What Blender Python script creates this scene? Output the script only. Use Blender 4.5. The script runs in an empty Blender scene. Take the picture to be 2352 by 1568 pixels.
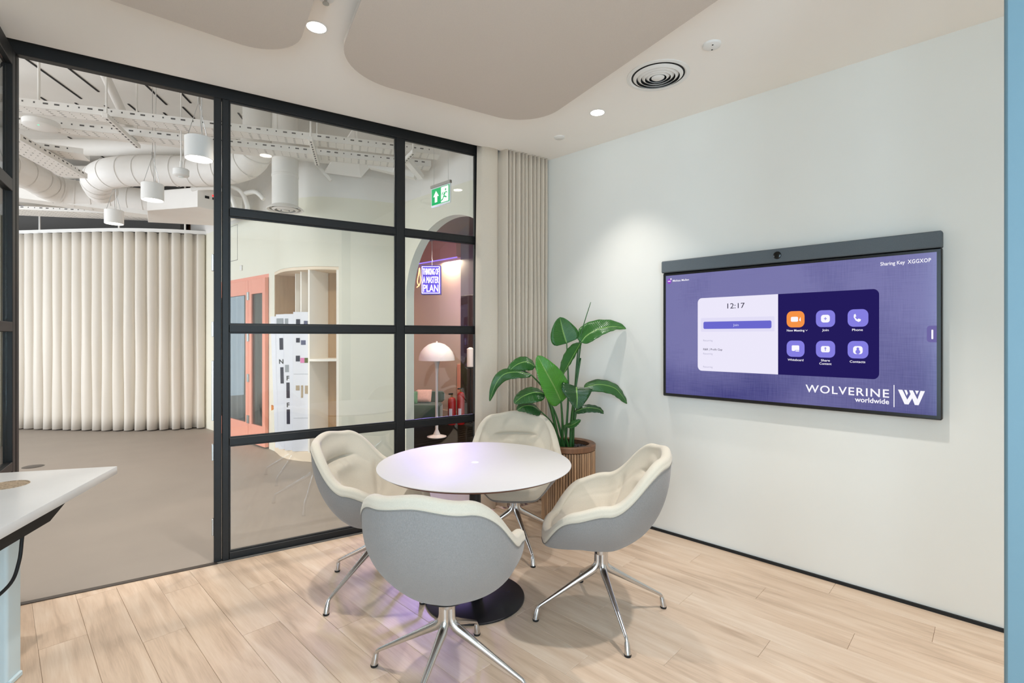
import bpy, math, random
from mathutils import Vector, Matrix
random.seed(7)
C = bpy.context.scene.collection
sc = bpy.context.scene
pi = math.pi
rad = math.radians

# ------------------------------------------------------------------ camera, world, big lights, exposure
cam_d = bpy.data.cameras.new('camera')
cam = bpy.data.objects.new('camera', cam_d)
C.objects.link(cam)
cam.location = (0, 0, 1.36)
cam.rotation_euler = (rad(90), 0, rad(-45.86))
cam_d.sensor_width = 36
cam_d.lens = 36 * 1150 / 2352
cam_d.shift_y = -13 / 2352
cam_d.clip_start = 0.05
sc.camera = cam

world = bpy.data.worlds.new('world')
sc.world = world
world.use_nodes = True
bg = world.node_tree.nodes['Background']
bg.inputs[0].default_value = (0.72, 0.86, 1.0, 1)
bg.inputs[1].default_value = 1.0

sc.view_settings.view_transform = 'Standard'
sc.view_settings.look = 'None'
sc.view_settings.exposure = 0.40
sc.view_settings.gamma = 1.0
sc.view_settings.use_curve_mapping = False
sc.cycles.use_denoising = True
sc.cycles.max_bounces = 14
sc.cycles.diffuse_bounces = 8
sc.cycles.transparent_max_bounces = 24
sc.cycles.caustics_reflective = False
sc.cycles.caustics_refractive = False
sc.cycles.sample_clamp_indirect = 6.0


def area_light(name, loc, rot, sx, sy, power, col, spread=180):
    d = bpy.data.lights.new(name, 'AREA')
    d.shape = 'RECTANGLE'
    d.size = sx
    d.size_y = sy
    d.energy = power
    d.color = col
    d.spread = rad(spread)
    o = bpy.data.objects.new(name, d)
    C.objects.link(o)
    o.location = loc
    o.rotation_euler = rot
    return o


def spot_light(name, loc, power, col, angle=130, blend=0.6, size=0.04, rot=(0, 0, 0)):
    d = bpy.data.lights.new(name, 'SPOT')
    d.energy = power
    d.color = col
    d.spot_size = rad(angle)
    d.spot_blend = blend
    d.shadow_soft_size = size
    o = bpy.data.objects.new(name, d)
    C.objects.link(o)
    o.location = loc
    o.rotation_euler = rot
    return o


# daylight through the window wall behind the camera and through the corridor's windows
area_light('window_daylight', (-0.55, -1.72, 1.45), (rad(90), 0, 0), 1.0, 2.2, 60, (0.58, 0.80, 1.0))
area_light('window_daylight', (-1.37, -0.5, 1.45), (rad(90), 0, rad(-90)), 2.0, 2.2, 60, (0.58, 0.80, 1.0))
area_light('corridor_window_daylight', (-3.6, 7.6, 1.7), (0, rad(-90), 0), 2.6, 6.0, 150, (0.93, 0.96, 1.0))

# ------------------------------------------------------------------ materials
def lin(c):
    out = []
    for v in c:
        v = v / 255
        out.append(v / 12.92 if v <= 0.04045 else ((v + 0.055) / 1.055) ** 2.4)
    return (*out, 1)


def mat(name, col, rough=0.5, metal=0.0, noise=0.0, nscale=30.0, stretch=(1, 1, 1), bump=0.0, bscale=200.0,
        bstretch=(1, 1, 1), spec=0.5, emit=None, estr=0.0, rnd=0.0, sheen=0.0, coat=0.0, detail=4.0):
    m = bpy.data.materials.new(name)
    m.use_nodes = True
    nt = m.node_tree
    b = nt.nodes['Principled BSDF']
    b.inputs['Roughness'].default_value = rough
    b.inputs['Metallic'].default_value = metal
    b.inputs['Specular IOR Level'].default_value = spec
    b.inputs['Base Color'].default_value = lin(col)
    if sheen:
        b.inputs['Sheen Weight'].default_value = sheen
    if coat:
        b.inputs['Coat Weight'].default_value = coat
    tc = nt.nodes.new('ShaderNodeTexCoord')
    if noise or rnd:
        mp = nt.nodes.new('ShaderNodeMapping')
        mp.inputs['Scale'].default_value = stretch
        nt.links.new(tc.outputs['Object'], mp.inputs[0])
        n = nt.nodes.new('ShaderNodeTexNoise')
        n.inputs['Scale'].default_value = nscale
        n.inputs['Detail'].default_value = detail
        src = mp.outputs[0]
        if rnd:
            oi = nt.nodes.new('ShaderNodeObjectInfo')
            ad = nt.nodes.new('ShaderNodeVectorMath')
            ad.operation = 'MULTIPLY_ADD'
            cb = nt.nodes.new('ShaderNodeCombineXYZ')
            for i in range(3):
                nt.links.new(oi.outputs['Random'], cb.inputs[i])
            nt.links.new(cb.outputs[0], ad.inputs[0])
            ad.inputs[1].default_value = (37, 91, 53)
            nt.links.new(src, ad.inputs[2])
            src = ad.outputs[0]
        nt.links.new(src, n.inputs['Vector'])
        mr = nt.nodes.new('ShaderNodeMapRange')
        mr.inputs[1].default_value = 0.25
        mr.inputs[2].default_value = 0.75
        mr.inputs[3].default_value = 1 - noise
        mr.inputs[4].default_value = 1 + noise
        nt.links.new(n.outputs['Fac'], mr.inputs[0])
        val = mr.outputs[0]
        if rnd:
            mr2 = nt.nodes.new('ShaderNodeMapRange')
            mr2.inputs[3].default_value = 1 - rnd
            mr2.inputs[4].default_value = 1 + rnd
            nt.links.new(oi.outputs['Random'], mr2.inputs[0])
            mu = nt.nodes.new('ShaderNodeMath')
            mu.operation = 'MULTIPLY'
            nt.links.new(val, mu.inputs[0])
            nt.links.new(mr2.outputs[0], mu.inputs[1])
            val = mu.outputs[0]
        vm = nt.nodes.new('ShaderNodeVectorMath')
        vm.operation = 'SCALE'
        vm.inputs[0].default_value = lin(col)[:3]
        nt.links.new(val, vm.inputs['Scale'])
        nt.links.new(vm.outputs[0], b.inputs['Base Color'])
    if bump:
        mp2 = nt.nodes.new('ShaderNodeMapping')
        mp2.inputs['Scale'].default_value = bstretch
        nt.links.new(tc.outputs['Object'], mp2.inputs[0])
        n2 = nt.nodes.new('ShaderNodeTexNoise')
        n2.inputs['Scale'].default_value = bscale
        nt.links.new(mp2.outputs[0], n2.inputs['Vector'])
        bp = nt.nodes.new('ShaderNodeBump')
        bp.inputs['Strength'].default_value = bump
        bp.inputs['Distance'].default_value = 0.002
        nt.links.new(n2.outputs['Fac'], bp.inputs['Height'])
        nt.links.new(bp.outputs[0], b.inputs['Normal'])
    if emit is not None:
        b.inputs['Emission Color'].default_value = lin(emit)
        b.inputs['Emission Strength'].default_value = estr
    return m


def emat(name, col, strength=1.0):
    m = bpy.data.materials.new(name)
    m.use_nodes = True
    nt = m.node_tree
    nt.nodes.clear()
    e = nt.nodes.new('ShaderNodeEmission')
    e.inputs[0].default_value = lin(col)
    e.inputs[1].default_value = strength
    o = nt.nodes.new('ShaderNodeOutputMaterial')
    nt.links.new(e.outputs[0], o.inputs[0])
    return m


def glass_mat(name, tint=(1, 1, 1), f0=0.045):
    m = bpy.data.materials.new(name)
    m.use_nodes = True
    nt = m.node_tree
    nt.nodes.clear()
    tr = nt.nodes.new('ShaderNodeBsdfTransparent')
    tr.inputs[0].default_value = (*tint, 1)
    gl = nt.nodes.new('ShaderNodeBsdfGlossy')
    gl.inputs['Roughness'].default_value = 0.0
    lw = nt.nodes.new('ShaderNodeLayerWeight')
    pw = nt.nodes.new('ShaderNodeMath')
    pw.operation = 'POWER'
    pw.inputs[1].default_value = 5
    nt.links.new(lw.outputs['Facing'], pw.inputs[0])
    ml = nt.nodes.new('ShaderNodeMath')
    ml.operation = 'MULTIPLY_ADD'
    ml.inputs[1].default_value = 1 - f0
    ml.inputs[2].default_value = f0
    nt.links.new(pw.outputs[0], ml.inputs[0])
    mx = nt.nodes.new('ShaderNodeMixShader')
    nt.links.new(ml.outputs[0], mx.inputs[0])
    nt.links.new(tr.outputs[0], mx.inputs[1])
    nt.links.new(gl.outputs[0], mx.inputs[2])
    o = nt.nodes.new('ShaderNodeOutputMaterial')
    nt.links.new(mx.outputs[0], o.inputs[0])
    return m


def leaf_mat(name='leaf_green', c0=(30, 70, 32), c1=(50, 104, 40)):
    m = bpy.data.materials.new(name)
    m.use_nodes = True
    nt = m.node_tree
    b = nt.nodes['Principled BSDF']
    b.inputs['Roughness'].default_value = 0.24
    uv = nt.nodes.new('ShaderNodeUVMap')
    sp = nt.nodes.new('ShaderNodeSeparateXYZ')
    nt.links.new(uv.outputs[0], sp.inputs[0])
    a = nt.nodes.new('ShaderNodeMath'); a.operation = 'SUBTRACT'; a.inputs[1].default_value = 0.5
    nt.links.new(sp.outputs[0], a.inputs[0])
    ab = nt.nodes.new('ShaderNodeMath'); ab.operation = 'ABSOLUTE'
    nt.links.new(a.outputs[0], ab.inputs[0])
    # side veins: v + .25*|u-.5|
    k = nt.nodes.new('ShaderNodeMath'); k.operation = 'MULTIPLY_ADD'; k.inputs[1].default_value = -0.35
    nt.links.new(ab.outputs[0], k.inputs[0]); nt.links.new(sp.outputs[1], k.inputs[2])
    f = nt.nodes.new('ShaderNodeMath'); f.operation = 'MULTIPLY'; f.inputs[1].default_value = 190
    nt.links.new(k.outputs[0], f.inputs[0])
    s = nt.nodes.new('ShaderNodeMath'); s.operation = 'SINE'
    nt.links.new(f.outputs[0], s.inputs[0])
    bp = nt.nodes.new('ShaderNodeBump'); bp.inputs['Strength'].default_value = 0.35; bp.inputs['Distance'].default_value = 0.002
    nt.links.new(s.outputs[0], bp.inputs['Height']); nt.links.new(bp.outputs[0], b.inputs['Normal'])
    lt = nt.nodes.new('ShaderNodeMath'); lt.operation = 'LESS_THAN'; lt.inputs[1].default_value = 0.025
    nt.links.new(ab.outputs[0], lt.inputs[0])
    oi = nt.nodes.new('ShaderNodeObjectInfo')
    base = nt.nodes.new('ShaderNodeMix'); base.data_type = 'RGBA'
    base.inputs[6].default_value = lin(c0); base.inputs[7].default_value = lin(c1)
    nt.links.new(oi.outputs['Random'], base.inputs[0])
    mx = nt.nodes.new('ShaderNodeMix'); mx.data_type = 'RGBA'
    nt.links.new(lt.outputs[0], mx.inputs[0])
    nt.links.new(base.outputs[2], mx.inputs[6])
    mx.inputs[7].default_value = lin((120, 160, 80))
    nt.links.new(mx.outputs[2], b.inputs['Base Color'])
    return m


M = {}
M['wall'] = mat('sage_white_paint', (226, 224, 217), 0.62, noise=0.012, nscale=3, bump=0.03, bscale=300)
M['ceiling'] = mat('white_ceiling_paint', (244, 238, 231), 0.8, noise=0.01, nscale=2)
M['white'] = mat('white_paint', (232, 230, 226), 0.6, noise=0.015, nscale=4)
M['service'] = mat('white_painted_services', (234, 231, 226), 0.55, noise=0.02, nscale=6)
M['cream'] = mat('cream_wall_paint', (230, 227, 211), 0.6, noise=0.012, nscale=3)
M['black'] = mat('black_powder_coat', (13, 14, 15), 0.5, noise=0.15, nscale=90)
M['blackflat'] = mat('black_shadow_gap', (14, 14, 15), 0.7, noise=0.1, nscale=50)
M['glass'] = glass_mat('clear_glass', (0.985, 0.995, 0.99), 0.065)
M['glassdark'] = glass_mat('smoked_glass', (0.62, 0.65, 0.66), 0.05)
M['steel'] = mat('brushed_steel', (190, 190, 188), 0.3, 1.0, noise=0.05, nscale=80)
M['chrome'] = mat('polished_aluminium', (205, 205, 206), 0.16, 1.0, noise=0.02, nscale=60)
M['cushion'] = mat('oatmeal_weave', (202, 192, 175), 0.95, noise=0.07, nscale=420, bump=0.35, bscale=700, sheen=0.25, spec=0.2)
M['shell'] = mat('grey_weave', (138, 134, 131), 0.95, noise=0.14, nscale=260, stretch=(2.4, 2.4, 0.5), bump=0.3, bscale=700, sheen=0.2, spec=0.2)
M['piping'] = mat('grey_piping', (128, 124, 119), 0.9, noise=0.1, nscale=300)
M['rubber'] = mat('black_rubber', (20, 20, 21), 0.6, noise=0.1, nscale=100)
M['table'] = mat('white_laminate', (198, 195, 194), 0.5, noise=0.008, nscale=40)
M['tableedge'] = mat('brown_ply_edge', (112, 74, 58), 0.5, noise=0.12, nscale=60, stretch=(1, 1, 8))
M['tablebase'] = mat('black_satin_steel', (18, 18, 24), 0.42, noise=0.1, nscale=60)
M['felt'] = mat('beige_felt', (200, 188, 177), 0.95, noise=0.06, nscale=260, stretch=(1, 2.5, 1), bump=0.2, bscale=400, spec=0.15)
M['feltedge'] = mat('beige_felt_edge', (214, 203, 192), 0.9, noise=0.05, nscale=200)
M['lampglow'] = emat('lamp_glow', (255, 250, 240), 7.0)
M['downglow'] = emat('downlight_glow', (255, 247, 236), 9.0)
M['curtain'] = mat('sand_curtain_fabric', (212, 199, 182), 0.95, noise=0.05, nscale=300, stretch=(1, 1, 1), bump=0.25, bscale=500, sheen=0.15, spec=0.15)
M['drape'] = mat('ivory_curtain_fabric', (226, 219, 208), 0.95, noise=0.03, nscale=240, bump=0.1, bscale=400, spec=0.15)
M['vinyl'] = mat('grey_beige_vinyl', (142, 132, 122), 0.5, noise=0.05, nscale=2.5, bump=0.05, bscale=60, detail=8)
M['threshold'] = mat('dark_bronze_strip', (78, 70, 64), 0.4, 0.6, noise=0.1, nscale=60)
M['coral'] = mat('coral_paint', (236, 158, 136), 0.5, noise=0.02, nscale=8)
M['birch'] = mat('birch_plywood', (182, 150, 114), 0.55, noise=0.08, nscale=5, stretch=(6, 6, 0.9), detail=6)
M['birchpale'] = mat('pale_birch', (236, 218, 194), 0.55, noise=0.03, nscale=9)
M['whiteedge'] = mat('white_laminate_edge', (240, 234, 224), 0.5, noise=0.01, nscale=20)
M['foam'] = mat('white_foam_board', (226, 228, 236), 0.6, noise=0.01, nscale=20)
M['navy'] = mat('navy_fabric_swatch', (38, 38, 58), 0.8, noise=0.15, nscale=200)
M['slate'] = mat('slate_blue_swatch', (88, 92, 122), 0.8, noise=0.15, nscale=200)
M['pink'] = mat('pink_swatch', (220, 128, 178), 0.8, noise=0.1, nscale=200)
M['olive'] = mat('olive_swatch', (88, 98, 46), 0.8, noise=0.15, nscale=200)
M['greyprint'] = mat('grey_print', (150, 156, 162), 0.7, noise=0.05, nscale=90)
M['tan'] = mat('tan_swatch', (176, 158, 132), 0.8, noise=0.25, nscale=150)
M['orange'] = mat('orange_plastic', (240, 150, 70), 0.45, noise=0.02, nscale=40)
M['desk'] = mat('white_desk_laminate', (216, 216, 216), 0.25, noise=0.01, nscale=20)
M['cork'] = mat('speckled_cork', (158, 140, 118), 0.85, noise=0.5, nscale=160, bump=0.5, bscale=150)
M['paleblue'] = mat('window_tinted_white_paint', (206, 224, 230), 0.5, noise=0.01, nscale=8)  # bluish window light on the white desk leg, put into its colour
M['pillar'] = mat('daylight_tinted_paint', (104, 134, 146), 0.5, noise=0.01, nscale=8)  # blue cast of the daylight put into the pillar's colour
M['walnut'] = mat('walnut', (126, 86, 58), 0.45, noise=0.18, nscale=14, stretch=(4, 4, 0.6), rnd=0.12)
M['slat'] = mat('walnut_slats', (172, 136, 104), 0.5, noise=0.2, nscale=12, stretch=(5, 5, 0.6), rnd=0.3)
M['potdark'] = mat('dark_pot_liner', (46, 34, 27), 0.7, noise=0.2, nscale=40)
M['soil'] = mat('dark_pebbles', (44, 42, 46), 0.35, noise=0.4, nscale=60)
M['bark'] = mat('bark_chips', (176, 116, 74), 0.8, noise=0.25, nscale=90)
M['leaf'] = leaf_mat()
M['leafbright'] = leaf_mat('bright_leaf_green', (70, 136, 40), (78, 146, 46))  # brighter, yellower green for one leaf
M['stem'] = mat('plant_stem', (46, 92, 38), 0.4, noise=0.15, nscale=30)
M['tvblack'] = mat('black_bezel', (12, 13, 15), 0.22, noise=0.05, nscale=60)
M['speaker'] = mat('charcoal_speaker_fabric', (92, 99, 104), 0.9, noise=0.25, nscale=520, bump=0.3, bscale=800)
M['lens'] = mat('camera_lens', (6, 7, 9), 0.08, noise=0.05, nscale=60)
M['green'] = emat('exit_green', (24, 178, 104), 0.9)
M['exitwhite'] = emat('exit_white', (250, 255, 252), 1.1)
M['acrylic'] = mat('clear_white_acrylic', (232, 240, 238), 0.2, noise=0.01, nscale=30)
M['neonwhite'] = emat('neon_lilac', (214, 200, 255), 4.0)
M['neonorange'] = emat('neon_amber', (255, 150, 90), 5.0)
M['signbox'] = mat('indigo_sign_box', (52, 40, 120), 0.35, noise=0.05, nscale=30)
M['signface'] = mat('indigo_sign_face', (66, 52, 170), 0.35, noise=0.05, nscale=30)
M['pinkwall'] = mat('dusky_pink_wall_paint', (208, 182, 164), 0.6, noise=0.02, nscale=3)
M['coralwall'] = mat('coral_wall_paint', (200, 128, 112), 0.6, noise=0.02, nscale=3)
M['taupe'] = mat('taupe_ceiling_paint', (112, 106, 104), 0.7, noise=0.02, nscale=3)
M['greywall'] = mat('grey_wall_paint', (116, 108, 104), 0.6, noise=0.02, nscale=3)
M['darkpanel'] = mat('dark_plum_panel', (50, 34, 36), 0.35, noise=0.15, nscale=12, stretch=(6, 6, 0.7))
M['redboard'] = mat('red_brown_boards', (150, 92, 74), 0.45, noise=0.12, nscale=8, stretch=(0.6, 6, 1), rnd=0.12)
M['opal'] = mat('opal_white_lamp', (244, 232, 226), 0.25, noise=0.005, nscale=20)
M['red'] = mat('red_enamel', (168, 18, 22), 0.25, noise=0.03, nscale=30, coat=0.5)
M['label'] = mat('white_label', (225, 220, 235), 0.6, noise=0.02, nscale=60)
M['brass'] = mat('brass', (170, 140, 90), 0.35, 1.0, noise=0.05, nscale=60)
M['velvet'] = mat('dark_green_velvet', (18, 56, 38), 0.8, noise=0.2, nscale=20, sheen=0.4)
M['velvetlight'] = mat('green_satin', (72, 122, 84), 0.6, noise=0.25, nscale=12, sheen=0.4)
M['blush'] = mat('blush_stripe_fabric', (220, 172, 160), 0.85, noise=0.12, nscale=60)
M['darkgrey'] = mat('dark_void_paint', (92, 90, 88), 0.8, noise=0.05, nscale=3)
M['greydrape'] = mat('grey_curtain_fabric', (176, 172, 165), 0.95, noise=0.06, nscale=200)
M['led'] = emat('green_led', (60, 230, 150), 2.0)
M['redled'] = emat('red_led', (255, 60, 60), 1.2)


def wood_floor_mat():
    m = bpy.data.materials.new('pale_oak_plank')
    m.use_nodes = True
    nt = m.node_tree
    b = nt.nodes['Principled BSDF']
    b.inputs['Roughness'].default_value = 0.42
    tc = nt.nodes.new('ShaderNodeTexCoord')
    oi = nt.nodes.new('ShaderNodeObjectInfo')
    cb = nt.nodes.new('ShaderNodeCombineXYZ')
    for i in range(3):
        nt.links.new(oi.outputs['Random'], cb.inputs[i])
    ad = nt.nodes.new('ShaderNodeVectorMath'); ad.operation = 'MULTIPLY_ADD'
    nt.links.new(cb.outputs[0], ad.inputs[0])
    ad.inputs[1].default_value = (41, 77, 13)
    nt.links.new(tc.outputs['Object'], ad.inputs[2])
    mp = nt.nodes.new('ShaderNodeMapping'); mp.inputs['Scale'].default_value = (11, 1.1, 1)
    nt.links.new(ad.outputs[0], mp.inputs[0])
    n1 = nt.nodes.new('ShaderNodeTexNoise'); n1.inputs['Scale'].default_value = 1.7; n1.inputs['Detail'].default_value = 5; n1.inputs['Distortion'].default_value = 0.9
    nt.links.new(mp.outputs[0], n1.inputs['Vector'])
    mp2 = nt.nodes.new('ShaderNodeMapping'); mp2.inputs['Scale'].default_value = (90, 4, 1)
    nt.links.new(ad.outputs[0], mp2.inputs[0])
    n2 = nt.nodes.new('ShaderNodeTexNoise'); n2.inputs['Scale'].default_value = 2.2; n2.inputs['Detail'].default_value = 3
    nt.links.new(mp2.outputs[0], n2.inputs['Vector'])
    mx = nt.nodes.new('ShaderNodeMath'); mx.operation = 'MULTIPLY_ADD'; mx.inputs[1].default_value = 0.3
    nt.links.new(n2.outputs['Fac'], mx.inputs[0]); nt.links.new(n1.outputs['Fac'], mx.inputs[2])
    ad2 = nt.nodes.new('ShaderNodeMath'); ad2.operation = 'MULTIPLY_ADD'; ad2.inputs[1].default_value = 0.16
    nt.links.new(oi.outputs['Random'], ad2.inputs[0]); nt.links.new(mx.outputs[0], ad2.inputs[2])
    cr = nt.nodes.new('ShaderNodeValToRGB')
    cr.color_ramp.elements[0].position = 0.42; cr.color_ramp.elements[0].color = lin((180, 154, 131))
    cr.color_ramp.elements[1].position = 1.0; cr.color_ramp.elements[1].color = lin((222, 201, 180))
    e = cr.color_ramp.elements.new(0.68); e.color = lin((207, 181, 157))
    nt.links.new(ad2.outputs[0], cr.inputs[0])
    # sparse knots
    vo = nt.nodes.new('ShaderNodeTexVoronoi'); vo.inputs['Scale'].default_value = 2.2
    mpk = nt.nodes.new('ShaderNodeMapping'); mpk.inputs['Scale'].default_value = (1.6, 0.8, 1)
    nt.links.new(ad.outputs[0], mpk.inputs[0]); nt.links.new(mpk.outputs[0], vo.inputs['Vector'])
    mk = nt.nodes.new('ShaderNodeMapRange'); mk.inputs[1].default_value = 0.015; mk.inputs[2].default_value = 0.07
    mk.inputs[3].default_value = 0.72; mk.inputs[4].default_value = 1.0
    nt.links.new(vo.outputs['Distance'], mk.inputs[0])
    vm = nt.nodes.new('ShaderNodeVectorMath'); vm.operation = 'SCALE'
    nt.links.new(cr.outputs[0], vm.inputs[0]); nt.links.new(mk.outputs[0], vm.inputs['Scale'])
    nt.links.new(vm.outputs[0], b.inputs['Base Color'])
    bp = nt.nodes.new('ShaderNodeBump'); bp.inputs['Strength'].default_value = 0.08; bp.inputs['Distance'].default_value = 0.001
    nt.links.new(n2.outputs['Fac'], bp.inputs['Height']); nt.links.new(bp.outputs[0], b.inputs['Normal'])
    return m


def screen_mat():
    m = bpy.data.materials.new('screen_wallpaper')
    m.use_nodes = True
    nt = m.node_tree
    b = nt.nodes['Principled BSDF']
    b.inputs['Base Color'].default_value = (0.01, 0.01, 0.012, 1)
    b.inputs['Roughness'].default_value = 0.12
    tc = nt.nodes.new('ShaderNodeTexCoord')
    n = nt.nodes.new('ShaderNodeTexNoise'); n.inputs['Scale'].default_value = 1.6; n.inputs['Detail'].default_value = 2
    nt.links.new(tc.outputs['Object'], n.inputs['Vector'])
    mp = nt.nodes.new('ShaderNodeMapping'); mp.inputs['Scale'].default_value = (1, 160, 6)
    nt.links.new(tc.outputs['Object'], mp.inputs[0])
    n2 = nt.nodes.new('ShaderNodeTexNoise'); n2.inputs['Scale'].default_value = 1.5
    nt.links.new(mp.outputs[0], n2.inputs['Vector'])
    mp3 = nt.nodes.new('ShaderNodeMapping'); mp3.inputs['Scale'].default_value = (1, 6, 160)
    nt.links.new(tc.outputs['Object'], mp3.inputs[0])
    n3 = nt.nodes.new('ShaderNodeTexNoise'); n3.inputs['Scale'].default_value = 1.5
    nt.links.new(mp3.outputs[0], n3.inputs['Vector'])
    s = nt.nodes.new('ShaderNodeMath'); s.operation = 'ADD'
    nt.links.new(n2.outputs['Fac'], s.inputs[0]); nt.links.new(n3.outputs['Fac'], s.inputs[1])
    k = nt.nodes.new('ShaderNodeMath'); k.operation = 'MULTIPLY_ADD'; k.inputs[1].default_value = 0.22
    nt.links.new(s.outputs[0], k.inputs[0]); nt.links.new(n.outputs['Fac'], k.inputs[2])
    # blue-violet foot to grey-lilac top, the reflected haze there put into the colour
    sp = nt.nodes.new('ShaderNodeSeparateXYZ'); nt.links.new(tc.outputs['Object'], sp.inputs[0])
    g = nt.nodes.new('ShaderNodeMath'); g.operation = 'MULTIPLY_ADD'; g.inputs[1].default_value = 0.5
    nt.links.new(sp.outputs[2], g.inputs[0]); nt.links.new(k.outputs[0], g.inputs[2])
    cr = nt.nodes.new('ShaderNodeValToRGB')
    cr.color_ramp.elements[0].position = 0.55; cr.color_ramp.elements[0].color = lin((56, 55, 130))
    cr.color_ramp.elements[1].position = 1.0; cr.color_ramp.elements[1].color = lin((126, 124, 182))
    nt.links.new(g.outputs[0], cr.inputs[0])
    nt.links.new(cr.outputs[0], b.inputs['Emission Color'])
    b.inputs['Emission Strength'].default_value = 0.62
    return m


M['oak'] = wood_floor_mat()
M['screen'] = screen_mat()

# ------------------------------------------------------------------ mesh helpers
class MB:
    def __init__(s):
        s.v = []; s.f = []; s.uv = None

    def add(s, vs, fs):
        o = len(s.v)
        s.v += [tuple(v) for v in vs]
        s.f += [tuple(i + o for i in f) for f in fs]
        return s

    def box(s, x0, x1, y0, y1, z0, z1, bev=0.0):
        if x0 > x1: x0, x1 = x1, x0
        if y0 > y1: y0, y1 = y1, y0
        if z0 > z1: z0, z1 = z1, z0
        b = min(bev, (x1 - x0) / 2.1, (y1 - y0) / 2.1, (z1 - z0) / 2.1)
        if b <= 0:
            vs = [(x, y, z) for z in (z0, z1) for y in (y0, y1) for x in (x0, x1)]
            return s.add(vs, [(0, 2, 3, 1), (4, 5, 7, 6), (0, 1, 5, 4), (2, 6, 7, 3), (0, 4, 6, 2), (1, 3, 7, 5)])
        vs = []; idx = {}
        X = (x0, x1); Y = (y0, y1); Z = (z0, z1)
        for i in (0, 1):
            for j in (0, 1):
                for k in (0, 1):
                    dx, dy, dz = (b if i == 0 else -b), (b if j == 0 else -b), (b if k == 0 else -b)
                    for ax, p in (('x', (X[i], Y[j] + dy, Z[k] + dz)), ('y', (X[i] + dx, Y[j], Z[k] + dz)), ('z', (X[i] + dx, Y[j] + dy, Z[k]))):
                        idx[(i, j, k, ax)] = len(vs); vs.append(p)
        fs = []
        for i in (0, 1):
            q = [idx[(i, j, k, 'x')] for j, k in ((0, 0), (1, 0), (1, 1), (0, 1))]
            fs.append(q if i else q[::-1])
            q = [idx[(j, i, k, 'y')] for j, k in ((0, 0), (1, 0), (1, 1), (0, 1))]
            fs.append(q[::-1] if i else q)
            q = [idx[(j, k, i, 'z')] for j, k in ((0, 0), (1, 0), (1, 1), (0, 1))]
            fs.append(q if i else q[::-1])
        for a in (0, 1):
            for c in (0, 1):
                for A, B, key in (('y', 'z', lambda e: (e, a, c)), ('x', 'z', lambda e: (a, e, c)), ('x', 'y', lambda e: (a, c, e))):
                    q = [idx[(*key(0), A)], idx[(*key(1), A)], idx[(*key(1), B)], idx[(*key(0), B)]]
                    fs.append(q)
        for i in (0, 1):
            for j in (0, 1):
                for k in (0, 1):
                    fs.append([idx[(i, j, k, 'x')], idx[(i, j, k, 'y')], idx[(i, j, k, 'z')]])
        return s.add(vs, fs)

    def prism(s, poly, z0, z1, bev=0.0):
        n = len(poly)
        if bev > 0:
            cx = sum(p[0] for p in poly) / n; cy = sum(p[1] for p in poly) / n
            ins = []
            for x, y in poly:
                d = math.hypot(x - cx, y - cy) or 1
                ins.append((x - (x - cx) / d * bev, y - (y - cy) / d * bev))
            rings = [[(x, y, z0) for x, y in ins], [(x, y, z0 + bev) for x, y in poly], [(x, y, z1 - bev) for x, y in poly], [(x, y, z1) for x, y in ins]]
        else:
            rings = [[(x, y, z0) for x, y in poly], [(x, y, z1) for x, y in poly]]
        vs = [p for r in rings for p in r]
        fs = [list(range(n))[::-1], [len(vs) - n + i for i in range(n)]]
        for r in range(len(rings) - 1):
            for i in range(n):
                j = (i + 1) % n
                fs.append((r * n + i, r * n + j, (r + 1) * n + j, (r + 1) * n + i))
        return s.add(vs, fs)

    def lathe(s, prof, segs=32, c=(0, 0, 0), cap=True):
        vs = []; fs = []
        n = len(prof)
        for k in range(segs):
            a = 2 * pi * k / segs
            for r, z in prof:
                vs.append((c[0] + r * math.cos(a), c[1] + r * math.sin(a), c[2] + z))
        for k in range(segs):
            k2 = (k + 1) % segs
            for i in range(n - 1):
                fs.append((k * n + i, k2 * n + i, k2 * n + i + 1, k * n + i + 1))
        if cap:
            if prof[0][0] > 1e-5: fs.append([k * n for k in range(segs)][::-1])
            if prof[-1][0] > 1e-5: fs.append([k * n + n - 1 for k in range(segs)])
        return s.add(vs, fs)

    def tube(s, path, r, segs=10, cap=True, sx=1.0):
        P = [Vector(p) for p in path]
        n = len(P)
        R = r if isinstance(r, (list, tuple)) else [r] * n
        vs = []; fs = []
        T = []
        for i in range(n):
            t = (P[min(i + 1, n - 1)] - P[max(i - 1, 0)])
            T.append(t.normalized())
        ref = Vector((0, 0, 1)) if abs(T[0].z) < 0.9 else Vector((1, 0, 0))
        u = T[0].cross(ref).normalized()
        for i in range(n):
            u = (u - T[i] * u.dot(T[i]))
            if u.length < 1e-6: u = T[i].cross(Vector((1, 0, 0)))
            u.normalize()
            w = T[i].cross(u)
            for k in range(segs):
                a = 2 * pi * k / segs
                vs.append(P[i] + u * (math.cos(a) * R[i]) + w * (math.sin(a) * R[i] * sx))
        for i in range(n - 1):
            for k in range(segs):
                k2 = (k + 1) % segs
                fs.append((i * segs + k, i * segs + k2, (i + 1) * segs + k2, (i + 1) * segs + k))
        if cap:
            fs.append(list(range(segs))[::-1]); fs.append([(n - 1) * segs + k for k in range(segs)])
        return s.add(vs, fs)

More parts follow.
